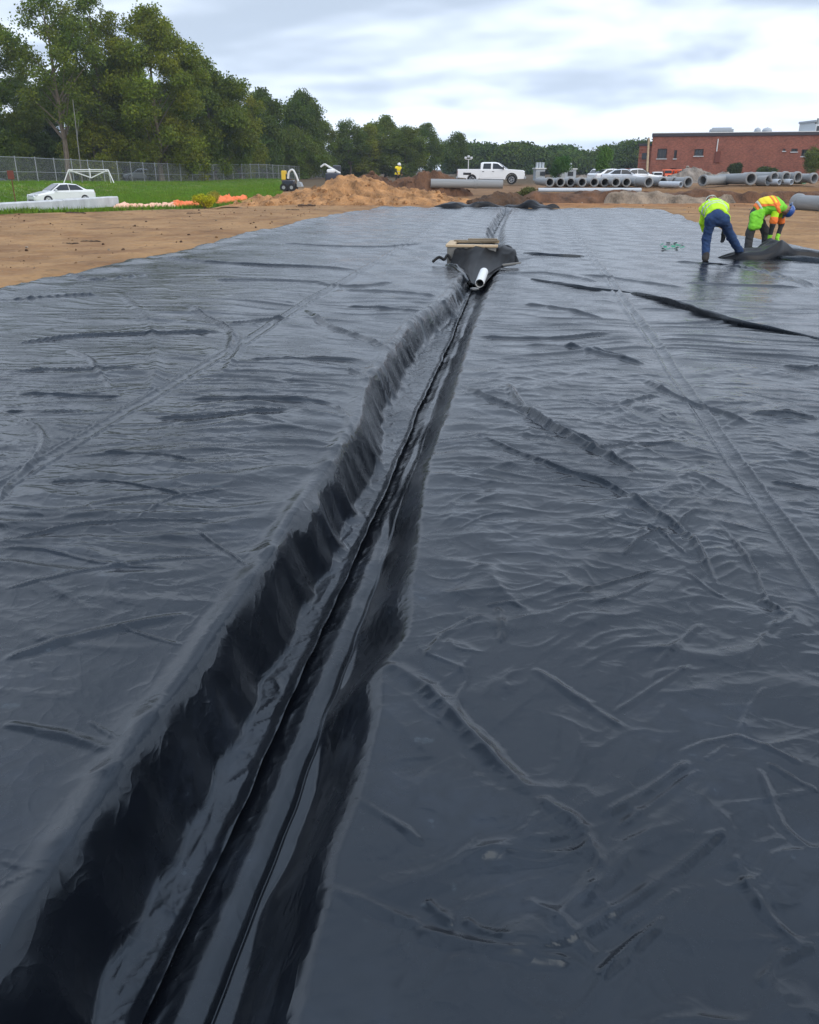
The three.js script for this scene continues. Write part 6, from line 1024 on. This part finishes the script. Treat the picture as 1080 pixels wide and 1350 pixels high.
{ // someone half hidden behind the brown heap
  const p = standing(524, 240, 70), w = thing('person', 'distant person in a yellow vest half hidden behind the brown dirt pile', 'person', p, YAW + 0.6), h = Math.max(0.2, at(522, 219.5, 70).y - p.y - 1.72);
  const J = { hipL: V(-0.10, 0.90 + h, 0), hipR: V(0.10, 0.90 + h, 0), pelvis: V(0, 0.95 + h, 0), waist: V(0, 1.10 + h, 0.05), chest: V(0, 1.30 + h, 0.13), neck: V(0, 1.46 + h, 0.2), head: V(0, 1.53 + h, 0.24), shoulderL: V(-0.19, 1.38 + h, 0.14), shoulderR: V(0.19, 1.38 + h, 0.14), elbowL: V(-0.25, 1.12 + h, 0.2), elbowR: V(0.25, 1.12 + h, 0.2), wristL: V(-0.20, 0.94 + h, 0.34), wristR: V(0.20, 0.94 + h, 0.34), kneeL: V(-0.11, 0.5 + h, 0.05), kneeR: V(0.12, 0.5 + h, 0.02), ankleL: V(-0.12, 0.09 + h, 0), ankleR: V(0.13, 0.09 + h, -0.05), toeL: V(-0.13, 0.04 + h, 0.16), toeR: V(0.15, 0.04 + h, 0.11) };
  const B = bodyBones(J), up = V(0, 0.9, 0.4).normalize(), face = V(0, -0.4, 0.9).normalize();
  part('body', [netOf([...B.torso, ...B.legs, ...B.armL, ...B.armR, ...B.neck], -0.01, 0.018), ...headGeo(J.head.clone().addScaledVector(up, 0.06), up, face), handGeo(J.wristL, V(-0.2, 0.7 + h, 0.4), V(1, 0, 0)), handGeo(J.wristR, V(0.2, 0.7 + h, 0.4), V(-1, 0, 0))], skin, w);
  garment('trousers', [...B.legL.slice(0, 2), ...B.legR.slice(0, 2), B.torso[0]], 0.018, darkCloth, w, (x, y) => y - 1.0 - h, 0.05, 0.005, 0.018); const v = garment('vest', B.torso, 0.03, yellowCloth, w, (x, y) => 0.88 + h - y, 0.07, 0.005, 0.018); for (const s of ['L', 'R']) garment('sleeve', B['arm' + s], 0.012, darkCloth, w, null, 0.04, 0.004, 0.018); garment('reflective_band', B.torso, 0.036, tapeCloth, v, (x, y) => Math.abs(y - 1.12 - h) - 0.025, 0.07, 0.005, 0.014);
  for (const s of ['L', 'R']) part('boot', netOf(shoeBones(J, s), 0.012, 0.014, null, 0.04), boot, w);
  hat(w, J.head.clone().addScaledVector(up, 0.07), up, face, hatWhite, 0.03, 1.1);
  heap('dirt_pile', 'brown earth under the person in the yellow vest', M.brown, 524, 246, 70.3, 4.5, h + 0.15, 4, 31, { clods: 20 });
}

// ---------------------------------------------------------------- loose things on the liner
{
  const T = (pts) => pts.map(([x, y, z, up]) => { const p = Q(x, y, z); p.y = liner(p.x, p.z) + (up || 0.02); return p; });
  const b = thing('loose_liner_sheet', 'bunched-up loose black sheet lying at the feet of the two bending workers', 'loose sheet');
  part('bunch', foldGeo(T([[949, 340, -18.75], [962, 336, -18.8], [985, 336, -18.85], [1005, 334, -19.0], [1022, 333, -19.2], [1042, 334, -19.4], [1065, 334, -19.5], [1100, 335, -19.5]]), (v) => 0.55 + 0.25 * Math.sin(v * 7), (v) => 0.13 + 0.17 * gauss((v - 0.47) / 0.17) + 0.08 * gauss((v - 0.16) / 0.1), 51, 0.25, 200, 30), M.linerPlain, b);
  part('fold', foldGeo(T([[990, 337, -19.3], [1002, 330, -19.6], [1018, 328, -19.9], [1032, 330, -20.0], [1050, 332, -20.0], [1100, 330, -20.1]]), () => 0.5, (v) => 0.10 + 0.24 * gauss((v - 0.25) / 0.16), 54, 0.3, 140, 26), M.linerPlain, b);
  part('fold', foldGeo(T([[1018, 336, -19.0], [1045, 341, -18.6], [1080, 347, -18.2], [1105, 349, -18.0]]), () => 0.34, () => 0.07, 57, 0.5, 90, 16), M.liner, b);
  const mat = std([0.02, 0.24, 0.13], 0.6), r = rng(90);
  [[872, 324], [877, 327], [881, 322], [886, 324], [890, 322], [894, 325], [888, 327], [898, 323], [880, 330], [892, 329], [899, 328], [875, 330]].forEach(([x, y], i) => {
    const p = onSheet(x, y), s = thing('green_scrap', 'small green plastic scrap lying on the liner left of the worker in jeans', 'scrap', [p.x, p.y + 0.012, p.z], r() * 6, 'green scraps scattered on the liner'), w = 0.07 + 0.06 * r(), g = gridGeo(5, 4, (u, v) => [(u - 0.5) * w * (1 + 0.3 * N(i, v * 3)), 0.02 * N(u * 3 + i, v * 3) + 0.035 * u * u, (v - 0.5) * w * 0.9 * (1 + 0.4 * N(u * 3, i))]);
    part('flake', g, mat, s);
  });
}
{ // clods and stones strewn over the bare ground, and dark lumps seen one by one
  const r = rng(17), g = new THREE.DodecahedronGeometry(1, 0), n = 1700, m = new THREE.InstancedMesh(g, dirt([0.9, 0.9, 0.9]), n), q = new THREE.Quaternion(), c = new THREE.Color();
  for (let k = 0; k < n; k++) {
    let x, z; const t = r();
    if (t < 0.55) { const D = 11 + 36 * r(), q0 = mix(-0.60, -0.1, r()); const p = HD(D, q0 * D); x = p.x; z = p.z; } else { const D = mix(33, 49, r()), p = HD(D, mix(-0.25, 0.62, r()) * D); x = p.x; z = p.z; }
    if (x > leftEdge(z) - 0.2 && x < rightEdge(z) + 0.3 && z > LZ1 - 0.6) { m.setMatrixAt(k, new THREE.Matrix4().makeScale(0, 0, 0).setPosition(x, -1, z)); continue; }
    const s = 0.009 + 0.036 * Math.pow(r(), 6); q.setFromEuler(new THREE.Euler(r() * 6, r() * 6, r() * 6));
    m.setMatrixAt(k, new THREE.Matrix4().compose(V(x, soil(x, z) + s * 0.3, z), q, V(s * (0.8 + r() * 0.8), s * 0.7, s)));
    const d = r(); m.setColorAt(k, d < 0.4 ? c.setRGB(0.16, 0.09, 0.05) : d < 0.9 ? c.setRGB(0.5, 0.31, 0.16) : c.setRGB(0.62, 0.55, 0.46));
  }
  m.name = 'soil_clods'; m.castShadow = m.receiveShadow = true; scene.add(m); stuffOf(tag(m, 'clods and small stones strewn over the bare sandy ground', 'clods'));
  const lump = [['flat dark clod pair on the sand left of the liner, nearer', 92, 321.5, 0.30], ['flat dark clod right of the nearer clod pair on the sand', 120, 318.5, 0.34], ['dark clod on the sand below the orange netting', 255, 281, 0.42], ['long dark clod on the sand at the foot of the tan pile', 405, 272.5, 0.65], ['short dark clod left of the long one at the foot of the tan pile', 386, 277.5, 0.45], ['dark clod at the end of the concrete kerb beams', 100, 282, 0.55]];
  lump.forEach(([label, x, y, w], i) => { const p = atLevel(x, y), o = thing('dark_clod', label, 'clod', [p.x, soil(p.x, p.z) - 0.01, p.z], YAW), gs = []; for (let k = 0; k < 7; k++) gs.push(new THREE.DodecahedronGeometry(w * (0.12 + 0.08 * r()), 0).scale(1.5, 0.55, 0.9).rotateY(r() * 6).translate((k / 6 - 0.5) * w * 1.1, w * 0.05, (r() - 0.5) * w * 0.3)); part('earth', gs, M.dark, o); });
}

renderer.render(scene, camera);
